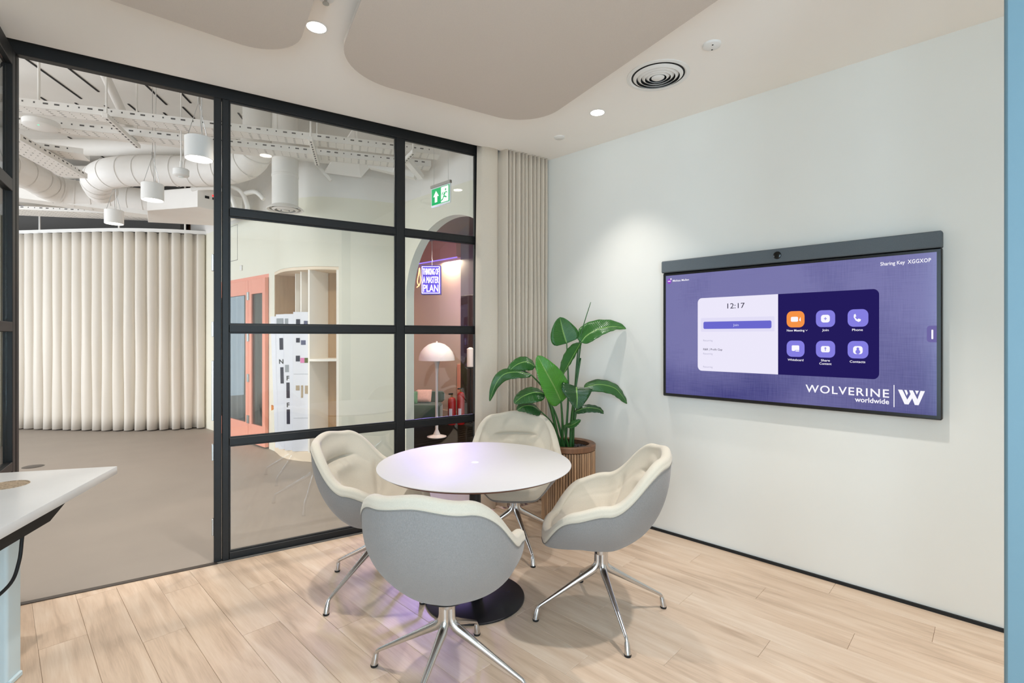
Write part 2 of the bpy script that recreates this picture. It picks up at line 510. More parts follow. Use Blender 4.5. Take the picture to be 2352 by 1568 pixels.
    def ribbon(s, path, z0, z1, th):
        """upright wall along a plan polyline; thickness to the left of the path"""
        n = len(path)
        off = []
        for i in range(n):
            a = Vector(path[max(i - 1, 0)]); b = Vector(path[min(i + 1, n - 1)])
            t = (b - a).normalized()
            off.append((path[i][0] - t.y * th, path[i][1] + t.x * th))
        vs = []
        for i in range(n):
            vs += [(*path[i], z0), (*path[i], z1), (*off[i], z1), (*off[i], z0)]
        fs = []
        for i in range(n - 1):
            for k in range(4):
                k2 = (k + 1) % 4
                fs.append((i * 4 + k, (i + 1) * 4 + k, (i + 1) * 4 + k2, i * 4 + k2))
        fs.append((0, 1, 2, 3)); fs.append(tuple((n - 1) * 4 + k for k in (3, 2, 1, 0)))
        return s.add(vs, fs)

    def grid(s, rows, closed=False):
        m = len(rows[0]); o = len(s.v)
        for r in rows: s.v += [tuple(p) for p in r]
        for i in range(len(rows) - 1):
            for j in range(m if closed else m - 1):
                j2 = (j + 1) % m
                s.f.append((o + i * m + j, o + i * m + j2, o + (i + 1) * m + j2, o + (i + 1) * m + j))
        return s

    def xf(s, mtx):
        s.v = [tuple(mtx @ Vector(v)) for v in s.v]
        return s

    def mesh(s, name, m, smooth=False):
        me = bpy.data.meshes.new(name)
        me.from_pydata(s.v, [], s.f)
        me.validate()
        import bmesh
        bm = bmesh.new(); bm.from_mesh(me)
        bmesh.ops.recalc_face_normals(bm, faces=bm.faces)
        bm.to_mesh(me); bm.free()
        if smooth:
            me.polygons.foreach_set('use_smooth', [True] * len(me.polygons))
            if smooth != 'all':
                me.set_sharp_from_angle(angle=rad(38))
        if m is not None: me.materials.append(m)
        return me

    def build(s, name, m, parent=None, smooth=False):
        return link(name, s.mesh(name, m, smooth), parent)


def link(name, me, parent=None):
    o = bpy.data.objects.new(name, me)
    C.objects.link(o)
    if parent is not None: o.parent = parent
    return o


def tag(o, label=None, cat=None, group=None, kind=None):
    if label: o['label'] = label
    if cat: o['category'] = cat
    if group: o['group'] = group
    if kind: o['kind'] = kind
    return o


def thing(name, label, cat, loc=(0, 0, 0), rz=0, group=None):
    o = bpy.data.objects.new(name, None)
    o.empty_display_size = 0.1
    C.objects.link(o)
    o.location = loc
    o.rotation_euler = (0, 0, rz)
    return tag(o, label, cat, group)


def struct(name, mb, m, parent=None, smooth=False):
    o = mb.build(name, m, parent, smooth)
    if parent is None: o['kind'] = 'structure'
    return o


def copy_tree(o, parent=None):
    c = o.copy()
    C.objects.link(c)
    if parent is not None: c.parent = parent
    for ch in list(o.children): copy_tree(ch, c)
    return c


def smooth_path(pts, n=8):
    P = [Vector(p) for p in pts]
    out = []
    for i in range(len(P) - 1):
        p0 = P[max(i - 1, 0)]; p1 = P[i]; p2 = P[i + 1]; p3 = P[min(i + 2, len(P) - 1)]
        for k in range(n):
            t = k / n
            out.append(0.5 * ((2 * p1) + (p2 - p0) * t + (2 * p0 - 5 * p1 + 4 * p2 - p3) * t * t + (3 * p1 - p0 - 3 * p2 + p3) * t ** 3))
    out.append(P[-1])
    return out


def rounded(poly, r, seg=8):
    out = []
    n = len(poly)
    R = r if isinstance(r, (list, tuple)) else [r] * n
    for i in range(n):
        p = Vector(poly[i]); a = Vector(poly[i - 1]); b = Vector(poly[(i + 1) % n])
        if R[i] <= 0:
            out.append(tuple(p)); continue
        u = (a - p).normalized(); w = (b - p).normalized()
        ang = u.angle(w)
        d = R[i] / math.tan(ang / 2)
        s = p + u * d; e = p + w * d
        c = p + (u + w).normalized() * (R[i] / math.sin(ang / 2))
        a0 = math.atan2(s.y - c.y, s.x - c.x); a1 = math.atan2(e.y - c.y, e.x - c.x)
        da = a1 - a0
        while da > pi: da -= 2 * pi
        while da < -pi: da += 2 * pi
        for k in range(seg + 1):
            t = a0 + da * k / seg
            out.append((c.x + R[i] * math.cos(t), c.y + R[i] * math.sin(t)))
    return out


def text_mesh(body, size, width=None, bold=0.0, align='LEFT', extrude=0.0, res=4, space=1.0):
    cu = bpy.data.curves.new('lettering', 'FONT')
    cu.body = body; cu.size = size; cu.offset = bold * size; cu.extrude = extrude; cu.resolution_u = res
    cu.space_character = space
    ob = bpy.data.objects.new('lettering', cu)
    C.objects.link(ob)
    dg = bpy.context.evaluated_depsgraph_get()
    me = bpy.data.meshes.new_from_object(ob.evaluated_get(dg))
    bpy.data.objects.remove(ob)
    xs = [v.co.x for v in me.vertices]
    x0, x1 = min(xs), max(xs)
    k = (width / (x1 - x0)) if width else 1.0
    w = (x1 - x0) * k
    dx = {'LEFT': 0, 'CENTER': -w / 2, 'RIGHT': -w}[align]
    for v in me.vertices: v.co.x = (v.co.x - x0) * k + dx
    return me


# ------------------------------------------------------------------ the meeting room shell
XR = 3.224    # wall with the display
ZC = 2.828    # ceiling
XL, YB = -1.25, -1.6
SL = -0.2398  # the glazed partition runs at an angle to the display wall: y = 3.587 + SL * x
def gy(x, off=0.0): return 3.587 + off + SL * x  # most plan positions were scaled in depth about the camera, then typed as numbers
RZ = math.atan(SL)

floor = struct('floor', MB().prism([(XL, YB), (XR, YB), (XR, gy(XR, -0.025)), (XL, gy(XL, -0.025))], -0.06, -0.012), M['blackflat'])
plank_w, plank_l = 0.163, 1.12
cache = {}
row = 0
x = XR
while x > XL + 0.01:
    x0 = max(x - plank_w, XL)
    off = (row * 0.43) % plank_l
    y = YB - off
    e0, e1 = gy(x0, -0.03), gy(x, -0.03)
    while y < max(e0, e1):
        a, b = max(y, YB), y + plank_l
        if b <= min(e0, e1):
            key = (round(x - x0, 3), round(b - a, 3))
            if b - a > 0.02:
                if key not in cache:
                    w, l = key
                    cache[key] = MB().box(-w / 2 + 0.0004, w / 2 - 0.0004, -l / 2 + 0.0004, l / 2 - 0.0004, -0.012, 0, 0.0012).mesh('plank', M['oak'])
                o = link('plank', cache[key], floor)
                o.location = ((x + x0) / 2, (a + b) / 2, 0)
        else:
            cx, cy = (x + x0) / 2, (a + b) / 2
            h = (x - x0) / 2 - 0.0004
            me = MB().prism([(-h, a - cy), (h, a - cy), (h, max(a + 0.01, min(b, e1)) - cy), (-h, max(a + 0.01, min(b, e0)) - cy)], -0.012, 0).mesh('plank', M['oak'])
            o = link('plank', me, floor); o.location = (cx, cy, 0)
        y += plank_l
    x -= plank_w
    row += 1

def strip(o0, o1, z0, z1, xa=XL, xb=XR):
    """a bar following the partition line between two setbacks"""
    return MB().prism([(xa, gy(xa, o0)), (xb, gy(xb, o0)), (xb, gy(xb, o1)), (xa, gy(xa, o1))], z0, z1)
struct('wall_right', MB().box(XR, XR + 0.12, YB, 3.0, 0, ZC + 0.1), M['wall'])
struct('baseboard_right', MB().box(XR - 0.012, XR - 0.0005, YB, 2.68, 0.0005, 0.017), M['blackflat'])
struct('ceiling', MB().prism([(XL, YB), (XR, YB), (XR, gy(XR, -0.083)), (XL, gy(XL, -0.083))], ZC, ZC + 0.12), M['ceiling'])
struct('trim_1', strip(-0.083, 0.09, 2.885, 3.0), M['ceiling'])            # top of the curtain recess
struct('wall_bulkhead', strip(0.0, 0.09, 3.0, 3.75), M['service'])
struct('wall_back', strip(0.0, 0.09, 0, 2.885, XL, 0.02), M['wall'])
wl_ = MB()
for (ya, yb, za, zb) in ((0.55, gy(XL, 0.09), 0, ZC), (YB, -1.5, 0, ZC), (-1.5, 0.55, 0, 0.35), (-1.5, 0.55, 2.6, ZC)):
    wl_.box(XL - 0.1, XL, ya, yb, za, zb)
struct('wall_left', wl_, M['wall'])
wf_ = MB()
for (xa, xb, za, zb) in ((XL, -1.1, 0, ZC), (0.0, XR, 0, ZC), (-1.1, 0.0, 0, 0.35), (-1.1, 0.0, 2.6, ZC)):
    wf_.box(xa, xb, YB - 0.1, YB, za, zb)
struct('wall_front', wf_, M['wall'])
wn = struct('window_1', MB().box(-1.1, -1.05, YB - 0.07, YB - 0.02, 0.35, 2.6).box(-0.05, 0.0, YB - 0.07, YB - 0.02, 0.35, 2.6)
            .box(-1.05, -0.05, YB - 0.07, YB - 0.02, 0.35, 0.4).box(-1.05, -0.05, YB - 0.07, YB - 0.02, 2.55, 2.6), M['white'])
MB().box(-1.05, -0.05, YB - 0.05, YB - 0.042, 0.4, 2.55).build('pane', M['glass'], wn)
wn = struct('window_2', MB().box(XL - 0.07, XL - 0.02, -1.5, -1.45, 0.35, 2.6).box(XL - 0.07, XL - 0.02, 0.5, 0.55, 0.35, 2.6)
            .box(XL - 0.07, XL - 0.02, -1.45, 0.5, 0.35, 0.4).box(XL - 0.07, XL - 0.02, -1.45, 0.5, 2.55, 2.6), M['white'])
MB().box(XL - 0.05, XL - 0.042, -1.45, 0.5, 0.4, 2.55).build('pane', M['glass'], wn)
# pale pillar close to the camera at the right edge of the view
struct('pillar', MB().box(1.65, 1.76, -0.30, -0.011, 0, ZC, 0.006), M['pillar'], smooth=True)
struct('trim_2', strip(-0.03, 0.004, 0.0002, 0.004, 0.05, 0.92), M['threshold'])

# curtain track in the ceiling recess
ct = strip(-0.065, -0.04, 2.855, 2.885, 0.0, 3.18).build('curtain_track', M['white'])
tag(ct, 'slim white curtain track recessed above the black glazed partition', 'track')

# ------------------------------------------------------------------ glazed partition
part = thing('glass_partition', 'black steel framed glass partition with four rows of panes', 'partition', (0, 3.587, 0), RZ)
KP = 0.9209
Y0, Y1 = 0.0, 0.05
def fr(name, x0, x1, z0, z1, dy=0.0):
    return MB().box(x0, x1, Y0 - dy, Y1, z0, z1, 0.003).build(name, M['black'], part)
fr('head_rail', 0.026, 3.28, 2.79, 2.862)
fr('post', 0.934, 0.974, 0.0, 2.79)
fr('post', 0.977, 1.014, 0.0, 2.79, 0.004)
fr('post', 2.0615, 2.1236, 0.0, 2.79)
fr('post', 2.712, 2.80, 0.0, 2.79)
fr('jamb_post', 0.028, 0.073, 0.0, 2.79)
ROWS = [(0.043, 0.692), (0.737, 1.381), (1.429, 2.088), (2.136, 2.79)]
COLS = [(1.014, 2.0615), (2.1236, 2.712), (2.80, 3.28)]
for (a, b) in COLS:
    for z0, z1 in ((0.0, 0.043), (0.692, 0.737), (1.381, 1.429), (2.088, 2.136)):
        fr('transom', a, b, z0, z1)
    for z0, z1 in ROWS:
        MB().box(a, b, 0.02, 0.028, z0, z1).build('glass_pane', M['glass'], part)
        bd = MB()
        for (xa, xb, za, zb) in ((a, a + 0.008, z0, z1), (b - 0.008, b, z0, z1), (a + 0.008, b - 0.008, z0, z0 + 0.008), (a + 0.008, b - 0.008, z1 - 0.008, z1)):
            bd.box(xa, xb, 0.008, 0.019, za, zb)
        bd.build('glazing_bead', M['black'], part)
for zc, h in ((1.80, 0.1), (1.40, 0.09), (1.03, 0.36), (0.66, 0.1), (0.21, 0.1)):
    MB().box(0.9225, 0.934, 0.012, 0.036, zc - h / 2, zc + h / 2, 0.002).build('hinge_plate', M['steel'], part)

# open door leaf at the far left
leafd = thing('glazed_door', 'open black framed glass door leaf beside the white desk corner', 'door', (0.0466, 3.551, 0), math.atan2(-0.203, 0.979))
# local -Y runs from the hinge towards the camera
LW = 0.36
def dl(name, y0, y1, z0, z1, m='black', x0=-0.022, x1=0.022):
    return MB().box(x0, x1, -y1, -y0, z0, z1, 0.002).build(name, M[m], leafd)
dl('stile', 0.0, 0.055, 0.015, 2.78)
dl('stile', LW - 0.055, LW, 0.015, 2.78)
for z0, z1 in ((0.015, 0.06), (0.692, 0.737), (1.381, 1.429), (2.075, 2.136), (2.70, 2.78)):
    dl('rail', 0.055, LW - 0.055, z0, z1)
for z0, z1 in ((0.06, 0.692), (0.737, 1.381), (1.429, 2.075), (2.136, 2.70)):
    dl('glass_pane', 0.055, LW - 0.055, z0, z1, 'glass', -0.004, 0.004)

# ------------------------------------------------------------------ near curtain
def curtain_mesh(path, z0, z1, name, m, parent=None, rows=14, flare=0.0):
    rws = []
    for i in range(rows + 1):
        t = i / rows
        z = z0 + (z1 - z0) * t
        k = 1 - t
        rws.append([(p[0] + flare * k * q + 0.006 * math.sin(3.1 * z + p[0] * 40) * k, p[1] + 0.008 * math.sin(2.3 * z + p[0] * 23) * k, z) for p, q in path])
    o = MB().grid(rws).build(name, m, parent, 'all')
    md = o.modifiers.new('thickness', 'SOLIDIFY'); md.thickness = 0.003
    return o

cp = [(2.619, 2.924), (2.624, 2.879), (2.642, 2.857), (2.704, 2.834), (2.754, 2.831), (2.765, 2.850), (2.763, 2.877), (2.776, 2.887)]
pl_ = smooth_path([(a, b, 0) for a, b in cp], 8)
path = [((p.x, p.y), -(1 - i / len(pl_))) for i, p in enumerate(pl_)]
nf = 11
xs0, xs1 = 2.785, 3.205
dirn = Vector((math.cos(RZ), math.sin(RZ)))
nrmn = Vector((-dirn.y, dirn.x))
for i in range(nf * 16 + 1):
    t = i / (nf * 16)
    ph = t * nf * 2 * pi
    wob = 0.5 + 0.5 * math.sin(t * 17 + 1)
    amp = (0.064 + 0.012 * wob) * min(1, t * 10 + 0.35)
    q = Vector((xs0 + (xs1 - xs0) * t, gy(xs0 + (xs1 - xs0) * t, -0.10))) + dirn * (0.005 * math.sin(t * 23)) - nrmn * (amp * (1.6 * math.sqrt(abs(math.sin(ph / 2))) - 0.8))
    path.append(((min(q.x, 3.212), q.y), 0))
cu = curtain_mesh(path, 0.012, 2.855, 'curtain', M['curtain'], None, 20, 0.035)
tag(cu, 'floor length sand coloured curtain gathered beside the pale wall', 'curtain')

# ------------------------------------------------------------------ ceiling rafts and fittings
def raft(name, poly, r, label):
    R = rounded(poly, r, 14)
    t = thing(name, label, 'ceiling panel')
    z0 = 2.72
    MB().prism(R, z0, z0 + 0.004).build('felt_face', M['felt'], t)
    MB().prism(R, z0 + 0.004, z0 + 0.024).build('panel_edge', M['feltedge'], t, True)
    n = len(poly)
    cx = sum(p[0] for p in poly) / n; cy = sum(p[1] for p in poly) / n
    for p in poly:
        q = (p[0] + (cx - p[0]) * 0.3, p[1] + (cy - p[1]) * 0.3)
        MB().tube([(q[0], q[1], z0 + 0.02), (q[0], q[1], ZC)], 0.003, 6).build('hanger_wire', M['steel'], t)
raft('felt_ceiling_panel', [(1.213, 2.466), (2.442, 2.171), (1.809, 0.048), (0.582, 0.342)], [0.33, 0.27, 0.25, 0.25], 'large beige felt raft hung under the ceiling in front of the partition')  # raft and ceiling fitting positions worked out from image pixels, kept as plain numbers
raft('felt_ceiling_panel', [(-0.672, 2.675), (1.030, 2.517), (0.501, 0.405), (-0.672, 0.687)], [0.1, 0.22, 0.2, 0.1], 'beige felt raft hung above the open doorway and desk')

def downlight(x, y, label, power):
    t = thing('downlight', label, 'light', (x, y, ZC), 0, 'round ceiling downlights')
    MB().lathe([(0.046, 0.0), (0.052, -0.002), (0.052, -0.004), (0.044, -0.003)], 32, cap=False).build('trim_ring', M['white'], t, True)
    MB().lathe([(0.0, -0.0025), (0.045, -0.0025), (0.045, -0.0005), (0, -0.0005)], 32, cap=False).build('lamp_disc', M['downglow'], t)
    spot_light('downlight_or_fill_beam', (x, y, ZC - 0.02), power, (1.0, 0.965, 0.925), 84, 0.8, 0.03)
downlight(*(1.061, 2.325), 'round ceiling downlight in the gap between the two felt rafts', 82)
downlight(*(2.753, 1.889), 'round ceiling downlight near the pale wall above the wall display', 40)
spot_light('downlight_or_fill_beam', (2.25, 0.55, ZC - 0.12), 85, (1.0, 0.965, 0.925), 84, 0.8, 0.035)
for lx, ly, pw in ((1.0, -0.4, 45), (-0.6, 0.6, 55), (0.2, -1.0, 55), (2.3, -0.9, 60)):  # added spots with no fitting; their floor bounce brightens the ceiling
    spot_light('downlight_or_fill_beam', (lx, ly, ZC - 0.12), pw, (1.0, 0.965, 0.925), 66, 0.8, 0.035)

df = thing('air_diffuser', 'round white ceiling diffuser with concentric rings', 'vent', (*(2.603, 1.378), ZC))
MB().lathe([(0.148, 0), (0.172, 0), (0.172, -0.004), (0.155, -0.007), (0.146, -0.002)], 48, cap=False).build('flange', M['white'], df, True)
MB().lathe([(0, -0.0005), (0.147, -0.0005), (0.147, -0.0012), (0, -0.0012)], 48, cap=False).build('throat_shade_disc', M['blackflat'], df)  # flat dark disc painted as the shade in the diffuser's cavity
for r0 in (0.118, 0.094, 0.070, 0.047):
    MB().lathe([(r0 + 0.018, -0.004), (r0 + 0.002, -0.016), (r0, -0.016), (r0 + 0.012, -0.004)], 48, cap=False).build('ring_blade', M['white'], df, True)
MB().lathe([(0, -0.016), (0.03, -0.016), (0.036, -0.012), (0.034, -0.004), (0, -0.004)], 32, cap=False).build('centre_disc', M['white'], df, True)

o = MB().lathe([(0, -0.0065), (0.038, -0.0065), (0.040, -0.005), (0.040, 0), (0, 0)], 32, cap=False).build('ceiling_cover_plate', M['white'], None, True)
o.location = (*(2.901, 2.327), ZC); tag(o, 'small flat white ceiling cover plate near the curtain', 'cover plate')
sd = thing('smoke_detector', 'small flat white ceiling sensor behind the round diffuser', 'sensor', (*(2.513, 1.035), ZC))
MB().lathe([(0, -0.014), (0.03, -0.014), (0.042, -0.009), (0.045, 0), (0, 0)], 32, cap=False).build('body', M['white'], sd, True)
for dx, dy in ((0.022, 0.008), (-0.018, -0.012)):
    MB().lathe([(0, -0.0155), (0.004, -0.0155), (0.004, -0.013), (0, -0.013)], 10, (dx, dy, 0), False).build('sensor_eye', M['blackflat'], sd)
sp = thing('sprinkler_head', 'small ceiling sprinkler head between the two felt rafts', 'sprinkler', (*(0.996, 2.091), ZC))
MB().lathe([(0, -0.006), (0.034, -0.006), (0.036, 0), (0, 0)], 24, cap=False).build('rose', M['white'], sp, True)
MB().lathe([(0, -0.03), (0.014, -0.03), (0.014, -0.027), (0.006, -0.026), (0.006, -0.006), (0, -0.006)], 16, cap=False).build('deflector', M['steel'], sp, True)

# ------------------------------------------------------------------ wall display
tv = thing('wall_display', 'wide black wall display with speaker bar showing a purple meeting screen', 'screen', (XR, 0.9125, 0))
KT = 0.876    # scales image-traced positions along the wall; comes from squeezing depth about the camera
XF = -0.063   # local x of the front; local origin on the wall
def tvb(y0, y1, z0, z1, x0, x1, bev=0.004): return MB().box(x0, x1, KT * (y0 - 1.907), KT * (y1 - 1.907), z0, z1, bev)
tvb(1.083, 2.734, 0.953, 1.784, XF, -0.004, 0.006).build('display_body', M['tvblack'], tv, True)
tvb(1.083, 2.744, 1.786, 1.866, XF - 0.006, -0.004, 0.006).build('speaker_bar', M['speaker'], tv, True)
lens = MB().lathe([(0, 0.006), (0.012, 0.007), (0.02, 0.004), (0.022, 0)], 32, cap=False)
lens.xf(Matrix(((0, 0, -1, XF - 0.006), (0, 1, 0, KT * (1.914 - 1.907)), (1, 0, 0, 1.827), (0, 0, 0, 1))))
lens.build('camera_lens', M['lens'], tv, True)
for y in (1.45, 2.36):
    tvb(y - 0.03, y + 0.03, 1.1, 1.6, -0.004, -0.0003, 0).build('wall_bracket', M['black'], tv)
scr = tvb(1.107, 2.708, 0.974, 1.765, XF - 0.001, XF + 0.003, 0).build('screen', M['screen'], tv)
# move origin of the wallpaper texture to the foot of the screen
scr.data.transform(Matrix.Translation((0, 0, -0.974))); scr.location = (0, 0, 0.974)

EM = {}
def em(c, s=1.0):
    k = (c, s)
    if k not in EM: EM[k] = emat('screen_colour', c, s * 0.76)
    return EM[k]
# basis: local x of a flat picture -> -Y, local y -> +Z, normal -> -X
BT = Matrix(((0, 0, -1, 0), (-1, 0, 0, 0), (0, 1, 0, 0), (0, 0, 0, 1)))
def ui_poly(name, poly, col, layer, s=1.0):
    """poly in (y_world, z_world)"""
    xx = XF - 0.0012 - 0.0005 * layer
    mb = MB(); n = len(poly)
    mb.add([(xx, KT * (p[0] - 1.907), p[1] - 0.974) for p in poly], [list(range(n))])
    return mb.build(name, em(col, s), scr)
def rrect(yc, zc, w, h, r):
    return rounded([(yc + w / 2, zc - h / 2), (yc - w / 2, zc - h / 2), (yc - w / 2, zc + h / 2), (yc + w / 2, zc + h / 2)], r, 6)
def disc(yc, zc, r, n=20, a0=0, a1=2 * pi):
    return [(yc + r * math.cos(a0 + (a1 - a0) * k / n), zc + r * math.sin(a0 + (a1 - a0) * k / n)) for k in range(n if a1 - a0 > 6.2 else n + 1)]
def ui_text(body, y, z, size, width, col, align='LEFT', bold=0.0, layer=3, s=1.0, space=1.0):
    me = text_mesh(body, size, width * KT if width else None, bold, align, 0, 4, space)
    me.transform(Matrix.Translation((XF - 0.0012 - 0.0005 * layer, KT * (y - 1.907), z - 0.974)) @ BT)
    me.materials.append(em(col, s))
    return link('screen_text', me, scr)

WHITE = (250, 248, 255)
ui_poly('light_panel', rounded([(2.455, 1.136), (1.910, 1.136), (1.910, 1.602), (2.455, 1.602)], [0.03, 0, 0, 0.03], 8), (236, 232, 250), 1)
ui_poly('dark_panel', rounded([(1.910, 1.136), (1.365, 1.136), (1.365, 1.602), (1.910, 1.602)], [0, 0.03, 0.03, 0], 8), (36, 28, 92), 1)
ui_poly('pale_box', rrect(2.181, 1.43, 0.50, 0.088, 0.008), (226, 222, 246), 2)
ui_poly('join_bar', rrect(2.181, 1.427, 0.462, 0.046, 0.01), (106, 104, 206), 3)
ui_text('12:17', 2.181, 1.529, 0.046, 0.118, (40, 36, 60), 'CENTER', 0.0)
ui_text('Join', 2.181, 1.420, 0.02, 0.036, (220, 220, 250), 'CENTER', 0.0, 4)
for z in (1.325, 1.241, 1.157):
    ui_text('Recurring', 2.413, z, 0.016, 0.068, (176, 172, 200))
ui_text('R&R | Profit Gap', 2.413, 1.268, 0.018, 0.138, (70, 66, 92), bold=0.005)
for i, (yc, zc) in enumerate(((1.806, 1.454), (1.638, 1.454), (1.469, 1.454), (1.806, 1.287), (1.638, 1.287), (1.469, 1.287))):
    ui_poly('app_button', rrect(yc, zc, 0.104, 0.092, 0.03), (246, 148, 72) if i == 0 else (134, 128, 226), 2)
def glyph(poly, col=WHITE, layer=3): ui_poly('button_symbol', poly, col, layer)
glyph(rrect(1.812, 1.454, 0.042, 0.028, 0.007)); glyph([(1.784, 1.452), (1.776, 1.467), (1.776, 1.441), (1.784, 1.456)][:3] + [(1.784, 1.447)])
BT2 = (134, 128, 226)
glyph(rrect(1.638, 1.454, 0.048, 0.042, 0.014)); glyph(rrect(1.638, 1.454, 0.016, 0.004, 0.001), BT2, 4); glyph(rrect(1.638, 1.454, 0.004, 0.016, 0.001), BT2, 4)
ph = [(1.489, 1.472), (1.481, 1.476), (1.477, 1.463), (1.483, 1.458), (1.473, 1.446), (1.465, 1.451), (1.453, 1.446), (1.456, 1.437), (1.466, 1.433), (1.480, 1.441), (1.490, 1.458)]
glyph(ph)
glyph(rrect(1.806, 1.29, 0.044, 0.032, 0.006)); glyph(rrect(1.795, 1.274, 0.03, 0.01, 0.004), BT2, 4); glyph(rrect(1.795, 1.274, 0.022, 0.005, 0.002), WHITE, 5)
glyph(rrect(1.638, 1.287, 0.048, 0.034, 0.01)); glyph([(1.638, 1.299), (1.645, 1.29), (1.64, 1.29), (1.64, 1.278), (1.636, 1.278), (1.636, 1.29), (1.631, 1.29)], BT2, 4)
glyph(rrect(1.469, 1.285, 0.048, 0.042, 0.014)); glyph(disc(1.469, 1.292, 0.007), BT2, 4); glyph(disc(1.469, 1.276, 0.012, 14), BT2, 4)
ui_text('New Meeting', 1.857, 1.385, 0.017, 0.103, WHITE, bold=0.012)
glyph([(1.749, 1.393), (1.7425, 1.387), (1.736, 1.393), (1.737, 1.3945), (1.7425, 1.3895), (1.748, 1.3945)])
for s_, y, z, w in (('Join', 1.638, 1.386, 0.036), ('Phone', 1.471, 1.386, 0.054), ('Whiteboard', 1.806, 1.218, 0.092), ('Share', 1.638, 1.220, 0.048), ('Content', 1.638, 1.202, 0.066), ('Contacts', 1.471, 1.218, 0.078)):
    ui_text(s_, y, z, 0.017, w, WHITE, 'CENTER', 0.012)
ui_text('WOLVERINE', 1.748, 1.046, 0.059, 0.43, WHITE, bold=0.012, space=1.15)
ui_text('worldwide', 1.484, 1.013, 0.036, 0.166, WHITE, bold=0.018)
glyph(rrect(1.295, 1.056, 0.004, 0.112, 0.0005))
WY, WZ, WW, WH = 1.277, 1.019, 0.120, 0.071
def wl(pts): glyph([(WY - a * WW, WZ + b * WH) for a, b in pts], WHITE, 3)
wl([(0, 1), (0.17, 1), (0.37, 0.27), (0.40, 0.0), (0.25, 0.0)])
wl([(0.25, 0.0), (0.40, 0.0), (0.58, 0.6), (0.51, 0.85), (0.35, 0.33)])
wl([(0.24, 1), (0.33, 1), (0.375, 0.78), (0.33, 0.6)])
wl([(0.42, 1), (0.56, 1), (0.74, 0.34), (0.77, 0.0), (0.63, 0.0)])
wl([(0.63, 0.0), (0.77, 0.0), (1.0, 1), (0.84, 1), (0.72, 0.36)])
wl([(0.64, 1), (0.78, 1), (0.705, 0.72)])
ui_text('Sharing Key', 1.359, 1.719, 0.026, 0.114, WHITE, bold=0.012)
ui_text('XGGXOP', 1.233, 1.719, 0.027, 0.102, WHITE, bold=0.015, space=1.1)
ui_poly('name_badge', disc(2.679, 1.727, 0.017), (150, 70, 200), 2)
ui_text('MM', 2.679, 1.723, 0.012, 0.02, WHITE, 'CENTER', 0.01)
ui_poly('badge_dot', disc(2.665, 1.741, 0.006, 12), (235, 232, 245), 3)
ui_text('Melissa Mullen', 2.650, 1.722, 0.019, 0.128, WHITE, bold=0.01)
ui_poly('side_tab', rounded([(1.149, 1.329), (1.107, 1.329), (1.107, 1.409), (1.149, 1.409)], [0.014, 0, 0, 0.014], 6), (112, 104, 164), 2)
glyph(rrect(1.1255, 1.367, 0.008, 0.046, 0.003))

# ------------------------------------------------------------------ swivel chairs
HB, HA, HF = 0.815, 0.575, 0.432
def sstep(a, b, x):
    t = max(0, min(1, (x - a) / (b - a)))
    return t * t * (3 - 2 * t)
def rim(a):
    """a = 0 at the back, +-pi at the front; returns x, y, z of the rim's outer line"""
    s = abs(a)
    n = 2.45
    cx, sy = math.sin(a), -math.cos(a)
    r = (abs(cx) ** n + abs(sy) ** n) ** (-1 / n)
    W = 0.300
    D = 0.325 if sy < 0 else 0.285
    x, y = cx * r * W, sy * r * D
    d = math.degrees(s)
    h = HB - (HB - 0.607) * sstep(34, 84, d) - 0.045 * sstep(84, 122, d)
    h = h - (h - HF) * sstep(114, 154, d)
    h -= 0.02 * sstep(0, 34, d) * (1 - sstep(34, 60, d))
    # the back leans out, the nose of the arm pulls in
    x *= 1 - 0.05 * sstep(70, 0, d)
    k = sstep(112, 150, d)
    x *= 1 - 0.10 * k * (1 - sstep(160, 180, d) * 0)
    return Vector((x, y, h))

